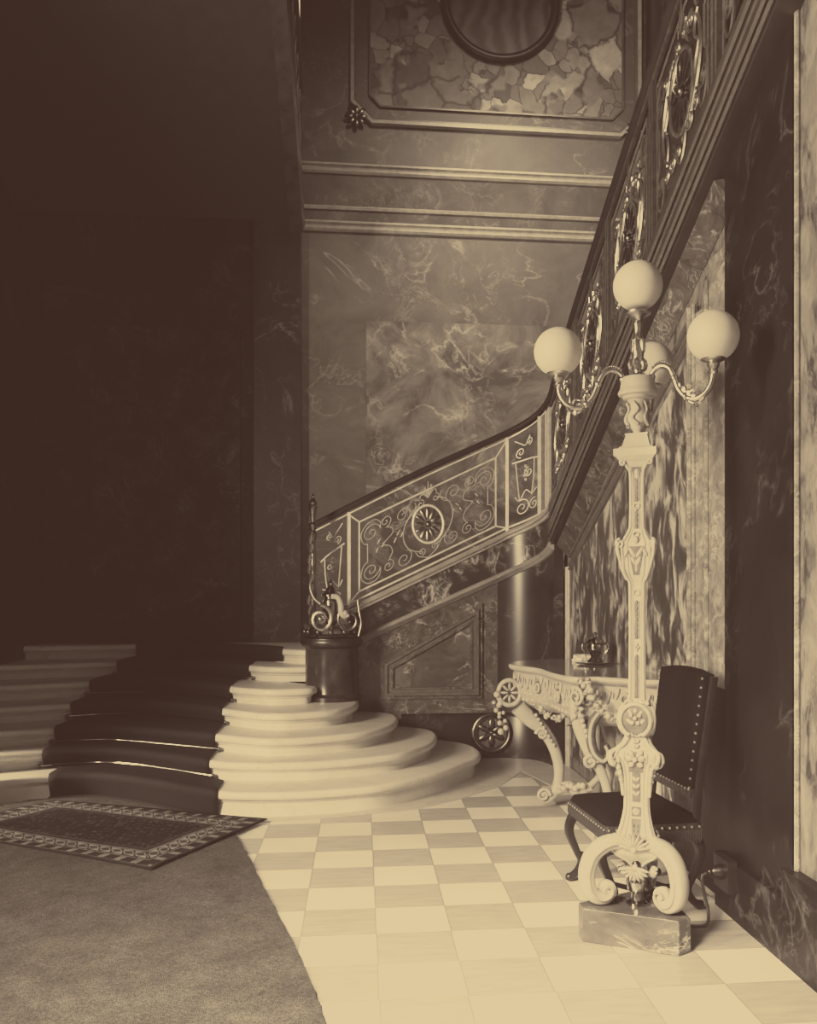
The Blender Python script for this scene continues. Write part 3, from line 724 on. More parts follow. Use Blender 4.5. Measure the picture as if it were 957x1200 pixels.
m.box(1.71, 1.75, 4.10, 4.36, 1.0, 3.1); m.box(1.72, 1.75, 4.36, 4.66, 1.0, 2.9)
for y_, r_ in ((4.64, .016), (4.58, .012), (4.40, .014)): m.tube([(1.715, y_, 1.0), (1.715, y_, 2.95)], r_, 8)
struct('trim_12', m, M['stone_trim'])
m = MB(); m.box(1.70, 1.75, 4.09, 4.84, 0, 1.0); struct('trim_14', m, M['pier_marble'])
m = MB(); m.box(1.68, 2.4, 3.42, 4.09, 0, 9.6); struct('wall_right_middle', m, M['pier_marble'])
m = MB(); m.box(1.70, 2.4, -3, 3.42, 0, 9.6); struct('wall_right_front', m, M['edge_marble'])
m = MB(); m.tube([(1.69, 3.40, .37), (1.69, 3.40, 9.5)], .012, 8); struct('trim_13', m, M['stone_trim'])
m = MB(); m.box(1.645, 1.72, -3, 3.44, 0, .37); m.box(1.645, 1.72, 3.44, 4.12, 0, .25); struct('baseboard_right', m, M['pier_marble'])

# ------------------------------------------------------------------ lamp plinth and torchere
LX, LY = 1.165, 3.765
nv = Vector((-.484, -.875, 0)); tv = Vector((.875, -.484, 0))      # normal of the front face, and its right
fc = Vector((LX, LY, 0)) + nv*.14
def rot(v, a): c_, s_ = math.cos(a), math.sin(a); return Vector((v.x*c_ - v.y*s_, v.x*s_ + v.y*c_, v.z))
tri = []
for k_ in range(3):
    a = 2*PI*k_/3; n_ = rot(nv, a); t_ = rot(tv, a)
    tri += [Vector((LX, LY, 0)) + n_*.155 + t_*(-.197), Vector((LX, LY, 0)) + n_*.155 + t_*.197]
for p_ in tri: p_.y = min(p_.y, 3.955)
m = MB(); m.loft([[p + Vector((0,0,z)) for p in [Vector((LX, LY, 0)) + (q - Vector((LX, LY, 0)))*f for q in tri]] for z, f in ((.0032, 1), (.135, 1), (.14, .985))])
tag(m.build('lamp_plinth', M['plinth'], loc=(LX, LY, .003)), 'low veined marble block under the tall white lamp', 'plinth')

lamp = thing('torchere_lamp', 'tall carved cream torchere with scroll feet and four frosted globes on marble block', 'lamp', (LX, LY, .14))
AX = Vector((LX, LY, 0))
prof = [(.30,.05),(.325,.09),(.365,.19),(.41,.172),(.45,.14),(.49,.118),(.54,.10),(.59,.096),(.64,.099),(.686,.105),(.715,.112),(.735,.122),(.755,.155),(.78,.165),(.80,.135),(.825,.10),(.848,.090),
        (.865,.105),(.885,.128),(.92,.146),(.955,.132),(.975,.10),(.99,.074),(1.057,.064),(1.293,.061),(1.47,.063),(1.50,.068),(1.52,.085),(1.543,.108),(1.58,.116),(1.61,.122),(1.64,.128),(1.665,.125),(1.686,.10),(1.72,.068),(1.75,.06),(1.864,.057),(1.96,.061),(1.99,.088),(2.018,.13)]
def tri_ring(w, z, f=.80):
    """triangular section with cut corners; w is the visible width of a face"""
    out = []
    for k_ in range(3):
        n_ = rot(nv, 2*PI*k_/3); t_ = rot(tv, 2*PI*k_/3); d = w*.33
        out += [AX + n_*d + t_*(-w/2) + Vector((0,0,z)), AX + n_*d*.93 + t_*(-w*.36) + Vector((0,0,z)), AX + n_*d*.93 + t_*(w*.36) + Vector((0,0,z)), AX + n_*d + t_*(w/2) + Vector((0,0,z))]
    return out
m = MB()
pp = catmull([(w, z, 0) for z, w in prof], 3)
m.loft([tri_ring(p.x, p.y) for p in pp]); m.build('shaft', M['cream'], lamp, sharp=30)
# raised edges along the three faces
m = MB()
for k_ in range(3):
    n_ = rot(nv, 2*PI*k_/3); t_ = rot(tv, 2*PI*k_/3)
    for s_ in (-1, 1):
        m.tube([AX + n_*(p.x*.33) + t_*(s_*(p.x/2 - .004)) + Vector((0,0,p.y)) for p in pp], .0055, 6)
        if True: m.tube([AX + n_*(p.x*.325) + t_*(s_*(p.x*.30)) + Vector((0,0,p.y)) for p in pp if p.y < 1.99 and p.y > .38], .0028, 5)
m.build('edge_moulding', M['cream'], lamp)
UP0 = Vector((0,0,1))
RECESS_SHADE = [(.43, .505, .016, .020), (.515, .555, .020, .020), (.575, .70, .017, .017), (.70, .79, .030, .036), (1.53, 1.65, .012, .034), (1.88, 1.985, .010, .022)]  # dark strips laid on the faces, painted shade of the carving
# carved relief on each face
m = MB(); md_ = MB()
def facept(k_, x, z, o=0.0):
    n_ = rot(nv, 2*PI*k_/3); t_ = rot(tv, 2*PI*k_/3)
    w = None
    for a, b in zip(pp, pp[1:]):
        if a.y <= z <= b.y: w = a.x + (b.x - a.x)*(z - a.y)/max(1e-6, b.y - a.y)
    w = w or .06
    return AX + n_*(w*.31 + o) + t_*x + Vector((0,0,z)), n_, t_
def leaf(mb, k_, x, z, dx, dz, wid, thick=.006, o=.003):
    p, n_, t_ = facept(k_, x, z, o); d = t_*dx + Vector((0,0,dz)); q = n_.cross(d).normalized()
    mb.oball(p + d*.5, d*.5, n_*thick, q*wid, 7, 4)
def ring(mb, k_, x, z, r, th=.003, ry=None):
    p, n_, t_ = facept(k_, x, z, .004)
    mb.tube([p + t_*(r*math.cos(a)) + Vector((0,0,(ry or r)*math.sin(a))) for a in [2*PI*i/16 for i in range(16)]], th, 5, closed=True)
def curl(mb, k_, x, z, r, a0, turns, sg, th=.006, o=.004):
    p, n_, t_ = facept(k_, x, z, o)
    mb.tube([p + t_*u + Vector((0,0,v)) for u, v in spiral(0, 0, r, a0, turns, .15, 24, sg)], [th, th*.6], 7)
for k_ in range(3):
    for z in (1.455, 1.70, 1.82): ring(m, k_, 0, z, .012, .003)
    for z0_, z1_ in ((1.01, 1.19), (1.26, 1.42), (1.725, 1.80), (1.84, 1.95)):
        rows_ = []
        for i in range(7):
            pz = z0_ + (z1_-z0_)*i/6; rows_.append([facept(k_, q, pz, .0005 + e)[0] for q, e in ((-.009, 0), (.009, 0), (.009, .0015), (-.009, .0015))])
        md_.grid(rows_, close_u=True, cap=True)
        z = z0_
        while z < z1_:
            leaf(md_, k_, 0, z, 0, .02, .0045, .003); z += .024
        for s_ in (-1, 1): m.tube([facept(k_, s_*.010, z0_ + (z1_-z0_)*i/6, .002)[0] for i in range(7)], .002, 5)
    for z in (1.225,):
        for a in range(4): leaf(m, k_, 0, z, .014*math.cos(a*PI/2), .02*math.sin(a*PI/2), .006)
    # upper cartouche (z 1.52-1.69)
    for s_ in (-1, 1):
        leaf(m, k_, 0, 1.60, s_*.035, .055, .009); leaf(m, k_, 0, 1.57, s_*.022, .04, .008); leaf(m, k_, s_*.03, 1.64, s_*.02, -.035, .007)
        curl(m, k_, s_*.066, 1.662, .020, PI/2, 1.4, -s_, .008)
        m.tube(catmull([facept(k_, s_*.076, 1.668, .0)[0], facept(k_, s_*.080, 1.64, .002)[0], facept(k_, s_*.066, 1.59, .002)[0], facept(k_, s_*.054, 1.55, .002)[0], facept(k_, s_*.038, 1.51, .002)[0]], 5), .008, 7)
        leaf(m, k_, s_*.02, 1.97, s_*.03, .035, .008); curl(m, k_, s_*.055, 2.005, .014, PI/2, 1.3, -s_, .007)
    leaf(m, k_, 0, 1.535, 0, .12, .010); leaf(m, k_, 0, 1.93, 0, .08, .013); leaf(m, k_, 0, 1.66, 0, .035, .012)
    # ring cartouche (z .92)
    p, n_, t_ = facept(k_, 0, .92, .004)
    m.tube([p + t_*(.064*math.sin(a)) + Vector((0,0,.068*math.cos(a))) for a in [-2.7 + 5.4*i/28 for i in range(29)]], .009, 8)
    for s_ in (-1, 1):
        curl(m, k_, s_*.030, .985, .018, PI, 1.3, s_, .007); leaf(m, k_, s_*.012, .90, s_*.03, .03, .009, .008); leaf(m, k_, s_*.01, .93, s_*.02, .035, .008, .008)
        leaf(m, k_, s_*.03, .88, -s_*.02, -.03, .008)
    for dx, dz in ((0,.0),(.018,.012),(-.018,.012),(0,.03),(.012,-.02),(-.012,-.02)): m.ball(facept(k_, dx, .93+dz, .01)[0], .010, 8, 5)
    # lower shoulders
    for s_ in (-1, 1):
        curl(m, k_, s_*.094, .748, .025, PI/2, 1.5, s_*1, .011)
        m.tube(catmull([facept(k_, s_*.035, .845, .003)[0], facept(k_, s_*.052, .815, .004)[0], facept(k_, s_*.080, .795, .004)[0], facept(k_, s_*.108, .778, .002)[0], facept(k_, s_*.112, .752, .0)[0], facept(k_, s_*.098, .738, .0)[0]], 5), .010, 8)
        m.tube(catmull([facept(k_, s_*.085, .745, .0)[0], facept(k_, s_*.070, .70, .0)[0], facept(k_, s_*.062, .66, .002)[0], facept(k_, s_*.054, .60, .002)[0]], 5), .009, 7)
        for i in range(5): m.ball(facept(k_, s_*(.078-.006*i), .72-.028*i, .0)[0], .011-.001*i, 7, 4)
        leaf(m, k_, s_*.008, .755, s_*.035, .012, .014, .010); leaf(m, k_, s_*.006, .765, s_*.026, .035, .012, .010); leaf(m, k_, s_*.006, .745, s_*.024, -.02, .012, .01)
    m.ball(facept(k_, 0, .757, .012)[0], .012, 8, 5)
    for i, z in enumerate((.66,.63,.60,.845,.82,.80)):
        for s_ in (-1, 1): leaf(m, k_, 0, z, s_*.014, .022, .007, .007)
    for i in range(8):
        a = 2*PI*i/8; leaf(m, k_, 0, .535, .017*math.cos(a), .017*math.sin(a), .006, .005)
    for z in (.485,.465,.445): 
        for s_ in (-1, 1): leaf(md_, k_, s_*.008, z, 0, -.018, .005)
    # shells
    for z0_, z1_, w0_, w1_ in RECESS_SHADE:
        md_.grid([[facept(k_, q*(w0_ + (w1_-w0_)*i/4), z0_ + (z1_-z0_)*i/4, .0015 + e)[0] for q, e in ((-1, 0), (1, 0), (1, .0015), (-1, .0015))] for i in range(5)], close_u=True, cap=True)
    p, n_, t_ = facept(k_, 0, .92, .003); md_.oball(p, t_*.056, n_*.003, UP0*.058, 16, 6)  # dark disc, shade inside the ring given as colour
    for zc, R_, up in ((.385, .072, 1), (.305, .062, -1)):
        for i in range(9):
            a = (PI*.06 + PI*.88*i/8); d = Vector((math.cos(a), math.sin(a)))
            p, n_, t_ = facept(k_, 0, max(zc, .345), .016); p.z = zc; dd = (t_*d.x + Vector((0,0,d.y*up)))
            m.oball(p + dd*R_*.5, dd*R_*.52, n_*.014, n_.cross(dd).normalized()*.0085, 7, 4)
        p, n_, t_ = facept(k_, 0, max(zc, .335), .02); p.z = zc; m.ball(p, .014, 8, 5)
def face_key(c):
    v = c - AX; k_ = max(range(3), key=lambda i: rot(nv, 2*PI*i/3).dot(v)); z = c.z
    for lim, nm in ((.345, 'shell_ornament'), (.475, 'shell_ornament'), (.575, 'rosette'), (.70, 'leaf_drop'), (.865, 'shoulder_carving'), (1.0, 'ring_cartouche'), (1.24, 'flower'), (1.48, 'small_ring'), (1.69, 'upper_cartouche'), (1.76, 'small_ring'), (1.86, 'small_ring'), (2.1, 'palmette')):
        if z < lim: return (nm, k_, lim)
for (nm, k_, lim), mb in m.split(face_key).items(): mb.build(nm, M['cream_relief'], lamp, sharp=60)
def band_key(c):
    v = c - AX; k_ = max(range(3), key=lambda i: rot(nv, 2*PI*i/3).dot(v)); return (k_, sum(c.z > q for q in (.51, .565, .70, .83, 1.0, 1.225, 1.5, 1.67, 1.82, 1.87)))
md_.build_each('carved_shade_band', M['cream_shade'], lamp, key=band_key)  # strips and small leaves in the painted shade colour
# scroll feet
for k_ in range(3):
    a = 2*PI*k_/3 + PI/3; d = rot(nv, a); t_ = rot(tv, a)
    rz = [(.055,.40),(.10,.405),(.15,.392),(.195,.355),(.218,.30),(.222,.25),(.208,.20),(.178,.176),(.145,.174),(.122,.192),(.122,.216),(.145,.226),(.158,.209),(.150,.2)]
    m = MB(); m.tube(catmull([AX + d*r + Vector((0,0,z)) for r, z in rz], 5), [.026,.027,.028,.028,.027,.025,.022,.019,.014,.010], 12, flat=(t_, 1.25, 1.2))
    ft = m.build('foot', M['cream'], lamp)
    m = MB()
    for s_ in (-1, 1):
        m.tube(catmull([AX + d*r + t_*(s_*.0345) + Vector((0,0,z)) for r, z in rz], 5), [.008,.008,.007,.004], 6)
    for i in range(6): m.oball(AX + d*(.075+.022*i) + Vector((0,0,.432-.005*i*i*.35)), d*.016, t_*.018, Vector((0,0,.012)), 7, 4)
    m.build('foot_edge', M['cream_relief'], ft)
m = MB(); m.lathe((LX, LY, .14), [(.05,0),(.05,.01),(.032,.02),(.028,.05),(.045,.06),(.05,.09),(.045,.12),(.03,.14),(.03,.24)], 24); m.build('centre_post', M['silver'], lamp)
# capital, baluster, cup
m = MB()
for z0_, z1_, w0, w1 in ((2.012, 2.03, .13, .165), (2.03, 2.04, .172, .176), (2.04, 2.062, .176, .176), (2.062, 2.072, .15, .13), (2.072, 2.12, .115, .088), (2.12, 2.128, .094, .094)):
    m.loft([tri_ring(w0, z0_), tri_ring(w1, z1_)])
m.build('capital', M['cream'], lamp)
m = MB(); m.lathe((LX, LY, 2.125), [(.03,0),(.018,.006),(.022,.018),(.036,.035),(.045,.06),(.044,.08),(.036,.105),(.032,.125),(.042,.14),(.05,.15)], 28); bl = m.build('baluster', M['cream'], lamp)
m = MB()
for i in range(6):
    a = 2*PI*i/6; d = Vector((math.cos(a), math.sin(a), 0)); t_ = Vector((-d.y, d.x, 0))
    m.tube(catmull([AX + d*.046 + t_*.012 + Vector((0,0,2.16)), AX + d*.05 - t_*.012 + Vector((0,0,2.19)), AX + d*.042 + t_*.010 + Vector((0,0,2.225)), AX + d*.046 - t_*.008 + Vector((0,0,2.26))], 5), [.008,.006,.004], 6)
m.build('scroll_relief', M['cream_relief'], bl)
m = MB(); m.lathe((LX, LY, 2.27), [(.05,0),(.062,.006),(.066,.014),(.080,.02),(.084,.03),(.080,.04),(.076,.045),(.074,.055),(.070,.088),(.066,.095)], 32); m.build('dish', M['cream'], lamp)
m = MB(); m.lathe((LX, LY, 2.36), [(.03,0),(.034,.01),(.018,.025),(.022,.05),(.030,.07),(.024,.09),(.028,.12),(.022,.15),(.028,.165),(.018,.18),(.016,.21),(.022,.23),(.016,.245),(.026,.26),(.054,.275),(.054,.283),(.02,.287)], 24)
for i in range(6):
    a = 2*PI*i/6; d = Vector((math.cos(a), math.sin(a), 0)); m.oball(AX + d*.028 + Vector((0,0,2.42)), d*.016, Vector((-d.y, d.x, 0))*.012, Vector((0,0,.028)), 7, 4); m.oball(AX + d*.027 + Vector((0,0,2.50)), d*.008, Vector((-d.y, d.x, 0))*.008, Vector((0,0,.03)), 7, 4)
m.build('stem', M['gilt'], lamp)
def globe(c, r=.104):
    m = MB(); n, mm_ = 32, 18
    rows = [[Vector(c) + Vector((r*math.sin(t)*math.cos(2*PI*k_/n), r*math.sin(t)*math.sin(2*PI*k_/n), -r*math.cos(t))) for k_ in range(n)] for t in [.42 + (PI-.425)*i/mm_ for i in range(mm_+1)]]
    m.grid(rows, close_u=True, cap=True); return m.build('globe', M['globe'], lamp, sharp=60)
globe((LX, LY, 2.755))
rc, fw = Vector((cs, -sn, 0)), Vector((sn, cs, 0))
for la, dp in ((-.33, .07), (.272, -.17), (.12, .30)):
    o = rc*la + fw*dp; L = o.length; d = o.normalized(); up = Vector((0,0,1)); t_ = d.cross(up)
    P = lambda r, z: AX + d*(r*L/.32) + up*z
    arm_pts = [P(.055,2.335), P(.062,2.375), P(.095,2.402), P(.135,2.39), P(.158,2.345), P(.175,2.30), P(.205,2.262), P(.245,2.248), P(.285,2.265), P(.312,2.305), P(.32,2.35)]
    m = MB(); m.tube(catmull(arm_pts, 5), [.010,.011,.012,.013,.014,.012,.013,.012,.011], 10)
    arm = m.build('arm', M['gilt'], lamp)
    m = MB()
    for q_ in (P(.158,2.345), P(.205,2.262), P(.06,2.36)): m.ball(q_, .017, 10, 6)
    for i in range(9):
        t = i/8; q_ = P(.065+.075*t, 2.378 + .034*math.sin(PI*(.15+.7*t))); m.ball(q_ + up*.008, .006, 6, 4)
    m.tube([P(.245+u, 2.262+v) for u, v in spiral(0, 0, .04, 0, 1.4, .2, 18, -1)], [.008,.005], 6)
    for i in range(4): m.oball(P(.18+.02*i, 2.31-.018*i), d*.012, t_*.012, up*.018, 6, 4)
    m.oball(P(.25, 2.228), d*.012, t_*.012, up*.016, 7, 4)
    m.build('arm_leaves', M['gilt'], arm)
    m = MB(); m.lathe(AX + o + up*2.34, [(.012,0),(.020,.01),(.016,.02),(.022,.03),(.026,.04),(.022,.048),(.046,.056),(.05,.062),(.048,.068),(.02,.07)], 20); m.build('cup', M['gilt'], arm)
    globe(AX + o + up*2.494)

# ------------------------------------------------------------------ chair
ch_ = thing('upholstered_chair', 'dark velvet upholstered chair with brass nail trim standing behind the tall lamp', 'chair', (1.295, 4.285, 0))
CH = Vector((1.295, 4.285, 0)); cf = Vector((-.9976, -.07, 0)); cl = Vector((.07, -.9976, 0)); UP = Vector((0,0,1))   # front, near side
def cp(f_, s_, z): return CH + cf*f_ + cl*s_ + UP*z
def cushion(rings): m = MB(); m.loft(rings); return m
def rrect(hf0, hf1, hs, z, r=.03, n=4):
    out = []
    for (cx_, cy_, a0) in ((hf1-r, hs-r, 0), (-hf0+r, hs-r, PI/2), (-hf0+r, -hs+r, PI), (hf1-r, -hs+r, 1.5*PI)):
        for i in range(n+1):
            a = a0 + PI/2*i/n; out.append(cp(cx_ + r*math.cos(a), cy_ + r*math.sin(a), z))
    return out
m = cushion([rrect(.22,.22,.275,.355), rrect(.225,.225,.28,.37), rrect(.225,.225,.28,.415), rrect(.215,.215,.27,.435), rrect(.17,.17,.22,.450), rrect(.10,.10,.14,.455)])
seat = m.build('seat', M['velvet'], ch_, sharp=60)
m = MB(); m.loft([rrect(.231,.231,.286,.375), rrect(.231,.231,.286,.408)]); m.build('seat_braid', M['velvet_edge'], seat)
m = MB()
for i in range(60):
    for s_ in (-1, 1):
        f_ = -.225 + .45*i/59; z = .365 - .028 - .008*(i % 2)
        m.tube([cp(f_, s_*.284, .378), cp(f_, s_*.287, z - .010)], [.005, .0035], 5)
    sd = -.28 + .56*i/59
    m.tube([cp(.229, sd, .378), cp(.232, sd, .345 - .008*(i % 2))], [.005, .0035], 5)
tag(m.build('fringe', M['braid'], seat), kind='stuff')
m = MB()
for i in range(13):
    f_ = -.215 + .43*i/12
    m.ball(cp(f_, .288, .392), .0065, 6, 4)
for i in range(16):
    m.ball(cp(.233, -.27 + .54*i/15, .392), .0055, 6, 4)
m.build_each('nail', M['stud'], seat)
def bk(s_, z, o=0): return cp(-.205 - (z-.50)*.13 + o, s_, z)
m = MB(); r_ = .02
rings = []
for o, sh_ in ((-.03, .012), (-.022, 0), (.018, 0), (.03, .012), (.036, .05), (.04, .12)):
    hs = .255 - sh_; z0_, z1_ = .53 + sh_, 1.085 - sh_
    rings.append([bk(-hs, z0_, o), bk(-hs*.5, z0_, o), bk(hs*.5, z0_, o), bk(hs, z0_, o), bk(hs, (z0_+z1_)/2, o), bk(hs, z1_-.008, o), bk(hs*.5, z1_+.008, o), bk(0, z1_+.012, o), bk(-hs*.5, z1_+.008, o), bk(-hs, z1_-.008, o), bk(-hs, (z0_+z1_)/2, o)])
m.loft(rings); br = m.build('backrest', M['velvet'], ch_, sharp=50)
m = MB()
for i in range(13):
    z = .56 + .50*i/12; m.ball(bk(.243, z, .028), .0062, 6, 4); m.ball(bk(-.243, z, .028), .0058, 6, 4)
m.build_each('nail', M['stud'], br)
# rear stiles joining back and seat, front rail
for s_ in (-1, 1):
    m = MB(); m.tube([cp(-.205, s_*.262, .36), bk(s_*.262, .6, -.01), bk(s_*.262, 1.07, -.02)], .016, 8, flat=(cl, .8, 1.2)); m.build('back_post', M['wood'], ch_)
# low rail with nails sloping down to the near rear corner
m = MB(); m.obox(bk(0, .535, .01), cl*.262, cf*.02, UP*.02); bR = m.build('lower_rail', M['velvet_edge'], ch_)
m = MB()
for i in range(15): m.ball(bk(-.25+.5*i/14, .555, .034), .0055, 6, 4)
m.build_each('nail', M['stud'], bR)
for f_, s_, fo in ((.19, .25, 1), (.19, -.25, 1), (-.19, .25, -1), (-.19, -.25, -1)):
    pts = [cp(f_, s_, .36), cp(f_+fo*.035, s_, .31), cp(f_+fo*.045, s_, .25), cp(f_+fo*.01, s_, .16), cp(f_-fo*.015, s_, .10), cp(f_+fo*.005, s_, .05), cp(f_+fo*.04, s_, .021)]
    m = MB(); m.tube(catmull(pts, 5), [.026,.024,.022,.018,.016,.017,.018], 10, flat=(cl, 1, 1))
    m.ball(cp(f_+fo*.045, s_, .024), .021, 10, 6)
    m.build('leg', M['wood'], ch_)
for s_ in (-.25, .25):
    m = MB(); m.tube(catmull([cp(.18, s_, .14), cp(.08, s_, .115), cp(0, s_, .135), cp(-.08, s_, .115), cp(-.18, s_, .14)], 5), .012, 8); m.build('stretcher', M['wood'], ch_)

# ------------------------------------------------------------------ console table
tb = thing('console_table', 'carved cream rococo console table with marble top below the flame-figured marble panel', 'table', (1.4, 5.75, 0))
topo = [(1.735,6.60),(1.50,6.58),(1.30,6.50),(1.12,6.40),(1.02,6.24),(1.0,6.10),(1.05,5.95),(1.12,5.75),(1.13,5.55),(1.145,5.35),(1.175,5.18),(1.235,5.11),(1.30,5.13),(1.36,5.10),(1.46,5.0),(1.60,4.91),(1.735,4.88)]
tc = catmull([(a, b, 0) for a, b in topo], 5)
def toff(d):
    out = []
    for i, p in enumerate(tc):
        t = tc[min(i+1, len(tc)-1)] - tc[max(i-1, 0)]; t.normalize(); n_ = Vector((-t.y, t.x, 0))   # inwards for this winding
        q = p + n_*d; q.x = min(q.x, 1.735); out.append(q)
    return out
t_test = toff(.05)
if (Vector((1.5,5.75,0)) - t_test[30]).length > (Vector((1.5,5.75,0)) - tc[30]).length:
    _t = toff
    def toff(d): return _t(-d)
TZ = .975
def tring(d, z): return [Vector((p.x, p.y, z)) for p in toff(d)]
m = MB(); m.loft([tring(.035, TZ-.05), tring(.03, TZ-.042), tring(.012, TZ-.036), tring(.004, TZ-.026), tring(0, TZ-.016), tring(.004, TZ-.006), tring(.012, TZ-.001)]); slab = m.build('top_edge', M['cream'], tb, sharp=60)
m = MB(); m.loft([tring(.010, TZ-.004), tring(.010, TZ+.001)]); m.build('marble_top', M['table_top'], tb)
m = MB(); m.loft([tring(.16, TZ-.30), tring(.10, TZ-.26), tring(.07, TZ-.20), tring(.055, TZ-.13), tring(.06, TZ-.075), tring(.045, TZ-.05)]); ap = m.build('apron', M['cream'], tb, sharp=60)
# carving on the apron : positions along the front curve
def ap_pt(i, dz, o=.0):
    i = max(1, min(len(tc)-2, i)); d = .055 if dz > -.15 else (.055 + (-.15-dz)*.45)
    p = toff(d - o)[i]; t = (tc[i+1] - tc[i-1]).normalized(); n_ = (toff(0)[i] - toff(.05)[i]).normalized()
    return Vector((p.x, p.y, TZ + dz)), n_, t
m = MB(); md_ = MB(); NTC = len(tc)
for i in range(14, NTC-3, 2):                    # acanthus fingers under the edge
    for j in range(1):
        p, n_, t = ap_pt(i, -.105 - .02*math.sin(i*.7), .004)
        d = (t*.014 + UP*.042); m.oball(p, d, n_*.010, n_.cross(d).normalized()*.010, 7, 4)
    p, n_, t = ap_pt(i, -.19, .0); m.oball(p, t*.022, n_*.014, UP*.016, 7, 4)
    p, n_, t = ap_pt(i, -.235, .0); m.ball(p, .018, 8, 5)
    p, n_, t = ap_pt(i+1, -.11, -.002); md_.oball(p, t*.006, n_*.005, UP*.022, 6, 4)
for i, r_, dz in ((22, .055, -.12), (33, .045, -.13), (43, .05, -.14), (52, .055, -.12), (60, .045, -.13), (70, .05, -.12)):
    p, n_, t = ap_pt(i, dz, .012)
    m.tube([p + t*u + UP*v for u, v in spiral(0, 0, r_, PI/2, 1.6, .15, 26, 1 if i % 2 else -1)], [.012,.007], 8)
    p2, n_, t = ap_pt(i, dz, .006); md_.oball(p2, t*r_*.6, n_*.005, UP*r_*.6, 10, 5)  # dark blobs behind the scrolls, recess shade painted as colour
def ap_key(c): return (c.y < 6.1) + (c.y < 5.95) + (c.y < 5.78) + (c.y < 5.62) + (c.y < 5.45) + (c.y < 5.3) + (c.x > 1.35)
m.build_each('apron_carving', M['cream_relief'], ap, key=ap_key, sharp=60); md_.build_each('apron_recess_shade', M['cream_shade'], ap, key=ap_key)
# projecting open scroll at the far front corner
m = MB(); e0 = Vector((1.0, 6.12, .78)); rr_ = rc
m.tube([e0 + rr_*(.075*math.cos(t)) + UP*(.085*math.sin(t)) for t in [2*PI*i/28 for i in range(28)]], .016, 8, closed=True)
for i in range(8):
    t = 2*PI*i/8; m.oball(e0 + rr_*(.038*math.cos(t)) + UP*(.043*math.sin(t)), rr_*(.03*math.cos(t)) + UP*(.03*math.sin(t)), fw*.01, (rr_*-math.sin(t) + UP*math.cos(t))*.009, 7, 4)
for i in range(14):
    m.ball(e0 + rr_*(-.085 + .02*math.sin(i*2.3) + .012*(i//3)) + UP*(-.02 - .018*i + .01*math.cos(i*1.7)) + fw*random.uniform(-.03, .01), random.uniform(.014, .026), 8, 5)
m.build('corner_scroll', M['cream_relief'], tb, sharp=60)
# flower garlands
def garland(pts, r0, n, nm='garland'):
    m = MB(); pl = catmull(pts, 8)
    for i in range(n):
        p = pl[int(i*(len(pl)-1)/(n-1))]; q = p + Vector((random.uniform(-1,1), random.uniform(-1,1), random.uniform(-1,1)))*r0*.7
        r_ = random.uniform(.55, 1.0)*r0; m.ball(q, r_, 8, 5)
        for j in range(3):
            m.oball(q + Vector((random.uniform(-1,1), random.uniform(-1,1), random.uniform(-1,1)))*r_, Vector((random.uniform(-1,1), random.uniform(-1,1), random.uniform(-1,1))).normalized()*r_*.8, Vector((0,0,r_*.4)), Vector((r_*.5,r_*.3,0)), 6, 4)
    m.build(nm, M['cream_relief'], tb, sharp=60)
garland([at(690, 812, 5.22), at(697, 822, 5.18), at(706, 834, 5.16), at(718, 842, 5.14), at(730, 836, 5.12), at(738, 820, 5.1)], .022, 26)
garland([at(682, 800, 5.2), at(690, 806, 5.18), at(699, 812, 5.18)], .024, 10)
garland([at(628, 826, 5.85), at(642, 838, 5.8), at(655, 842, 5.7), at(668, 832, 5.6), at(676, 815, 5.5)], .020, 24)
garland([at(772, 806, 5.05), at(776, 826, 5.03), at(772, 850, 5.03), at(768, 870, 5.05)], .022, 16)
# legs
def leg(pts, rad, volutes, dirv, ornaments=()):
    m = MB(); m.tube(catmull(pts, 6), rad, 12, flat=(dirv, 1.1, .9)); o = m.build('leg', M['cream'], tb, sharp=60)
    for c_, r_, sg in volutes:
        m = MB(); m.tube([c_ + rc*u + UP*v for u, v in spiral(0, 0, r_, 0 if sg > 0 else PI, 1.6, .15, 24, sg)], [.016, .009], 8); m.ball(c_, .012, 8, 5); m.build('volute', M['cream_relief'], o, sharp=60)
    m = MB()
    for p, r_ in ornaments: m.ball(p, r_, 8, 5)
    m.build('leaf_drop', M['cream_relief'], o, sharp=60); return o
D1 = 6.20
leg([at(x, y, D1) for x, y in ((607,828),(620,842),(635,854),(647,872),(654,895),(654,914),(648,930),(638,939))], [.066,.058,.050,.044,.040,.036,.032,.026], 
    [(at(635, 860, D1-.05), .04, -1), (at(637, 932, D1-.04), .045, 1), (at(614, 838, D1-.04), .05, 1)], fw,
    [(at(628+3*i, 838+5*i, D1-.06), .014) for i in range(8)])
D2 = 5.36
leg([at(x, y, D2) for x, y in ((686,798),(677,818),(677,842),(684,866),(693,887),(703,902),(710,922),(713,945),(708,968),(699,984))], [.05,.055,.048,.040,.036,.030,.028,.026,.024], 
    [(at(692, 893, D2-.05), .045, 1), (at(679, 812, D2-.05), .05, 1), (at(700, 980, D2-.03), .032, 1)], fw,
    [(at(672+2*i, 815+6*i, D2-.06), .018) for i in range(9)])
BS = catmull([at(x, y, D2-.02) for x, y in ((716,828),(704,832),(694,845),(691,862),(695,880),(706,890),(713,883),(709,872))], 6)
m = MB(); m.tube(BS, [.04,.042,.042,.036,.026], 10, flat=(fw, 1.6, .7)); bsc = m.build('bracket_scroll', M['cream_shade'], tb, sharp=60)  # shaded hollow of the scroll painted in by the darker cream
m = MB(); m.tube([p - fw*.055 + rc*(-.008) for p in BS], [.012,.013,.010], 6); m.build('scroll_edge', M['cream'], bsc)
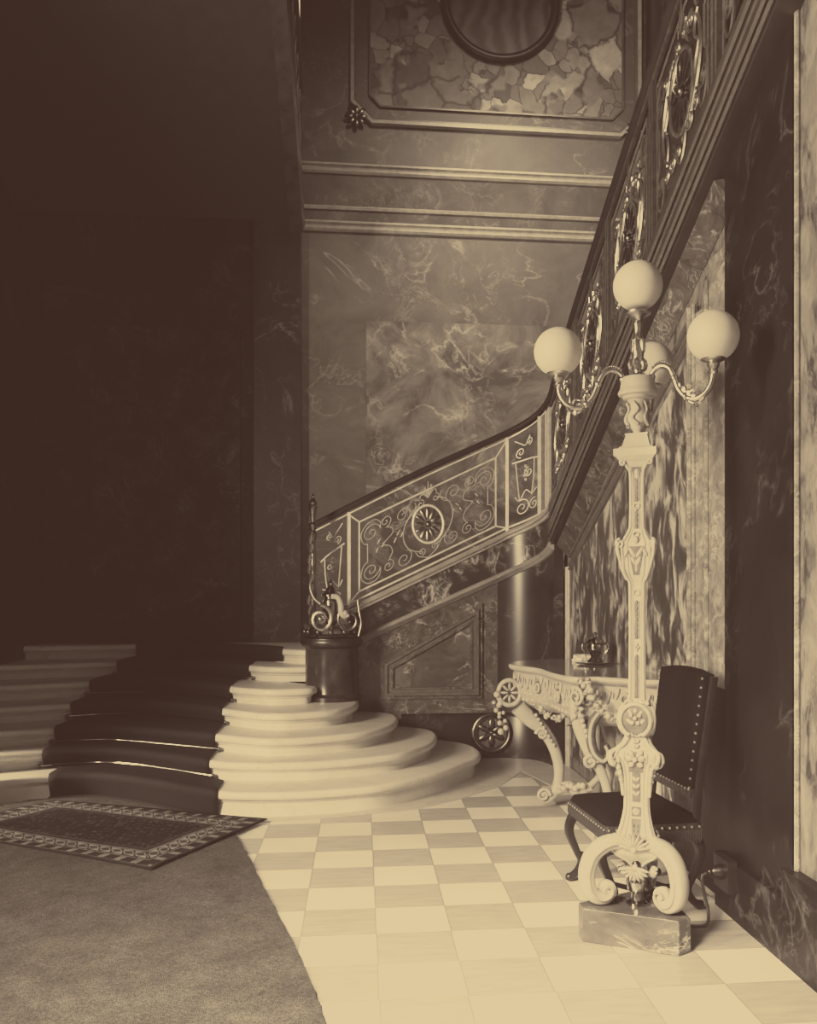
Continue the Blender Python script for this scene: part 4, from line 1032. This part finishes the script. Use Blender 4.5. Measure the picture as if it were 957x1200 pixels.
m = MB(); m.tube(catmull([at(x, y, D2+.15) for x, y in ((708,846),(714,868),(716,895),(712,920),(714,945))], 6), [.03,.034,.03,.026], 10); m.build('leg_support', M['cream'], tb)
for (x_, y_) in ((1.70, 6.40), (1.70, 5.05)):
    m = MB(); m.tube(catmull([(x_, y_, .72), (x_-.02, y_, .5), (x_-.01, y_, .2), (x_-.02, y_, .012)], 5), [.035,.025,.02,.026], 10); m.build('leg', M['cream'], tb)
m = MB(); m.tube(catmull([at(640, 936, 6.25), at(652, 926, 6.2), at(668, 922, 6.1), at(680, 930, 5.95), at(690, 922, 5.8)], 6), [.022,.03,.036,.03,.024], 10, flat=(UP, 1.1, 1)); 
for i in range(7): m.ball(at(656+4.5*i, 922 + 2*math.sin(i*2), 6.08-.05*i), .022, 8, 5)
m.build('stretcher', M['cream'], tb, sharp=60)
m = MB(); m.tube(catmull([at(690, 922, 5.8), at(712, 905, 5.85), at(735, 915, 5.75), (1.52, 5.3, .1)], 6), .022, 10); m.build('stretcher', M['cream'], tb, sharp=60)

# things on the table
J = Vector((1.57, 6.03, TZ + .002))
m = MB(); m.lathe(J, [(.05,0),(.10,.004),(.125,.012),(.128,.016),(.10,.012),(.04,.010)], 36)
tag(m.build('silver_tray', M['silver'], loc=tuple(J)), 'small round silver tray under the lidded cup on the console table', 'tray')
cup = thing('lidded_cup', 'dark silver lidded cup with scroll handles on the tray on the console table', 'cup', tuple(J + UP*.013))
B_ = J + UP*.013
m = MB(); m.lathe(B_, [(.05,0),(.055,.008),(.04,.02),(.028,.035),(.034,.05),(.05,.07),(.056,.10),(.052,.12),(.058,.125)], 28); m.build('bowl', M['silver'], cup)
m = MB(); m.lathe(B_ + UP*.125, [(.066,0),(.07,.006),(.062,.016),(.05,.03),(.03,.042),(.012,.048),(.01,.055),(.016,.062),(.016,.07),(.004,.078)], 28); m.build('lid', M['silver'], cup)
for s_ in (-1, 1):
    m = MB(); m.tube(catmull([B_ + rc*(s_*.05) + UP*.115, B_ + rc*(s_*.08) + UP*.125, B_ + rc*(s_*.088) + UP*.09, B_ + rc*(s_*.062) + UP*.05, B_ + rc*(s_*.07) + UP*.01], 6), .006, 8); m.build('handle', M['silver'], cup)
m = MB(); CL = Vector((1.54, 6.24, TZ + .001))
rows = []
for j in range(9):
    row = []
    for i in range(14):
        a = 2*PI*i/14; h = [0, .012, .03, .042, .048, .05, .046, .04, .036][j]; r_ = [.05, .062, .06, .05, .04, .03, .02, .01, .001][j]*(1 + .25*math.sin(3*a + j))
        row.append(CL + rc*(r_*1.3*math.cos(a)) + fw*(r_*math.sin(a)) + UP*(h + .006*math.sin(4*a + 2*j)*(j > 0)))
    rows.append(row)
m.grid(rows, close_u=True, cap=True); tag(m.build('crumpled_cloth', M['paper'], loc=tuple(CL)), 'small crumpled white cloth lying beside the lidded cup on the table', 'cloth')

# ------------------------------------------------------------------ wall socket and cord
so = thing('wall_socket', 'dark electrical wall socket block with round plug low on the dark marble pier', 'socket', (1.645, 3.93, .15))
m = MB(); m.box(1.60, 1.644, 3.86, 4.02, .13, .27); m.build('mounting_block', M['wood'], so)
m = MB(); m.lathe((1.60, 3.93, .21), [(.034,0),(.034,.02),(.028,.028),(.028,.04),(.02,.05)], 16, (-1, 0, 0)); m.ball((1.545, 3.93, .21), .018, 10, 6); m.build('plug', M['dark_bronze'], so)
m = MB(); m.tube(catmull([(1.53, 3.93, .205), (1.505, 3.92, .19), (1.51, 3.90, .12), (1.515, 3.87, .05), (1.49, 3.83, .014), (1.42, 3.83, .012), (1.33, 3.90, .012)], 8), .007, 8)
tag(m.build('electric_cord', M['cable'], loc=(1.48, 3.85, 0)), 'thin electric cord hanging from the wall socket to the floor behind the lamp', 'cord')

# ------------------------------------------------------------------ light
def area(name, loc, target, sx, sy, power, col=(1, .99, .97), spread=180):
    l = bpy.data.lights.new(name, 'AREA'); l.shape = 'RECTANGLE'; l.size = sx; l.size_y = sy; l.energy = power; l.color = col; l.spread = math.radians(spread)
    o = bpy.data.objects.new(name, l); C.objects.link(o); o.location = loc
    o.rotation_euler = (Vector(target) - Vector(loc)).to_track_quat('-Z', 'Y').to_euler(); return o
area('window_light', (-5.0, .8, 2.9), (.6, 4.6, .3), 1.5, 2.6, 1350)
area('front_floor_fill', (-1.8, .3, 3.5), (.05, 2.8, 0), 1.0, 1.4, 165, spread=56)  # added fill that bleaches the near floor, no known window
area('left_patch_fill', (-4.6, 6.15, 1.3), (-2.75, 6.5, .1), .5, .6, 14, spread=34)  # added light through an invented doorway, brightens the step at far left
area('stairwell_light', (2.2, 4.6, 8.8), (1.4, 9.7, 5.0), 1.6, 1.4, 36, spread=46)
area('hall_light', (.6, -2.5, 4.5), (.8, 5, 1), 2, 2, 6)
w_ = bpy.data.worlds.new('hall'); sc.world = w_; w_.use_nodes = True
w_.node_tree.nodes['Background'].inputs[0].default_value = (1, .98, .95, 1); w_.node_tree.nodes['Background'].inputs[1].default_value = .018

# ------------------------------------------------------------------ print tone (albumen sepia)
vs = sc.view_settings; sc.display_settings.display_device = 'sRGB'; vs.view_transform = 'Standard'; vs.look = 'None'; vs.exposure = 0; vs.gamma = 1
vs.use_curve_mapping = True; cmap = vs.curve_mapping; cmap.use_clip = False; cmap.extend = 'HORIZONTAL'
def s2l(v): v /= 255; return v/12.92 if v <= .04045 else ((v+.055)/1.055)**2.4
tone = {0: ((.25, .29), (.6, .64), (1.0, .84)), 1: ((.25, .285), (.6, .63), (1.0, .83)), 2: ((.25, .355), (.6, .69), (1.0, .85))}
for ci, (b_, w__) in enumerate(((58, 221), (40, 201), (33, 157))):
    cu = cmap.curves[ci]; lb, lw = s2l(b_), s2l(w__)
    cu.points[0].location = (0, lb); cu.points[1].location = (2.0, lw)
    for x_, f_ in tone[ci]: cu.points.new(x_, lb + (lw-lb)*f_)
cmap.update()
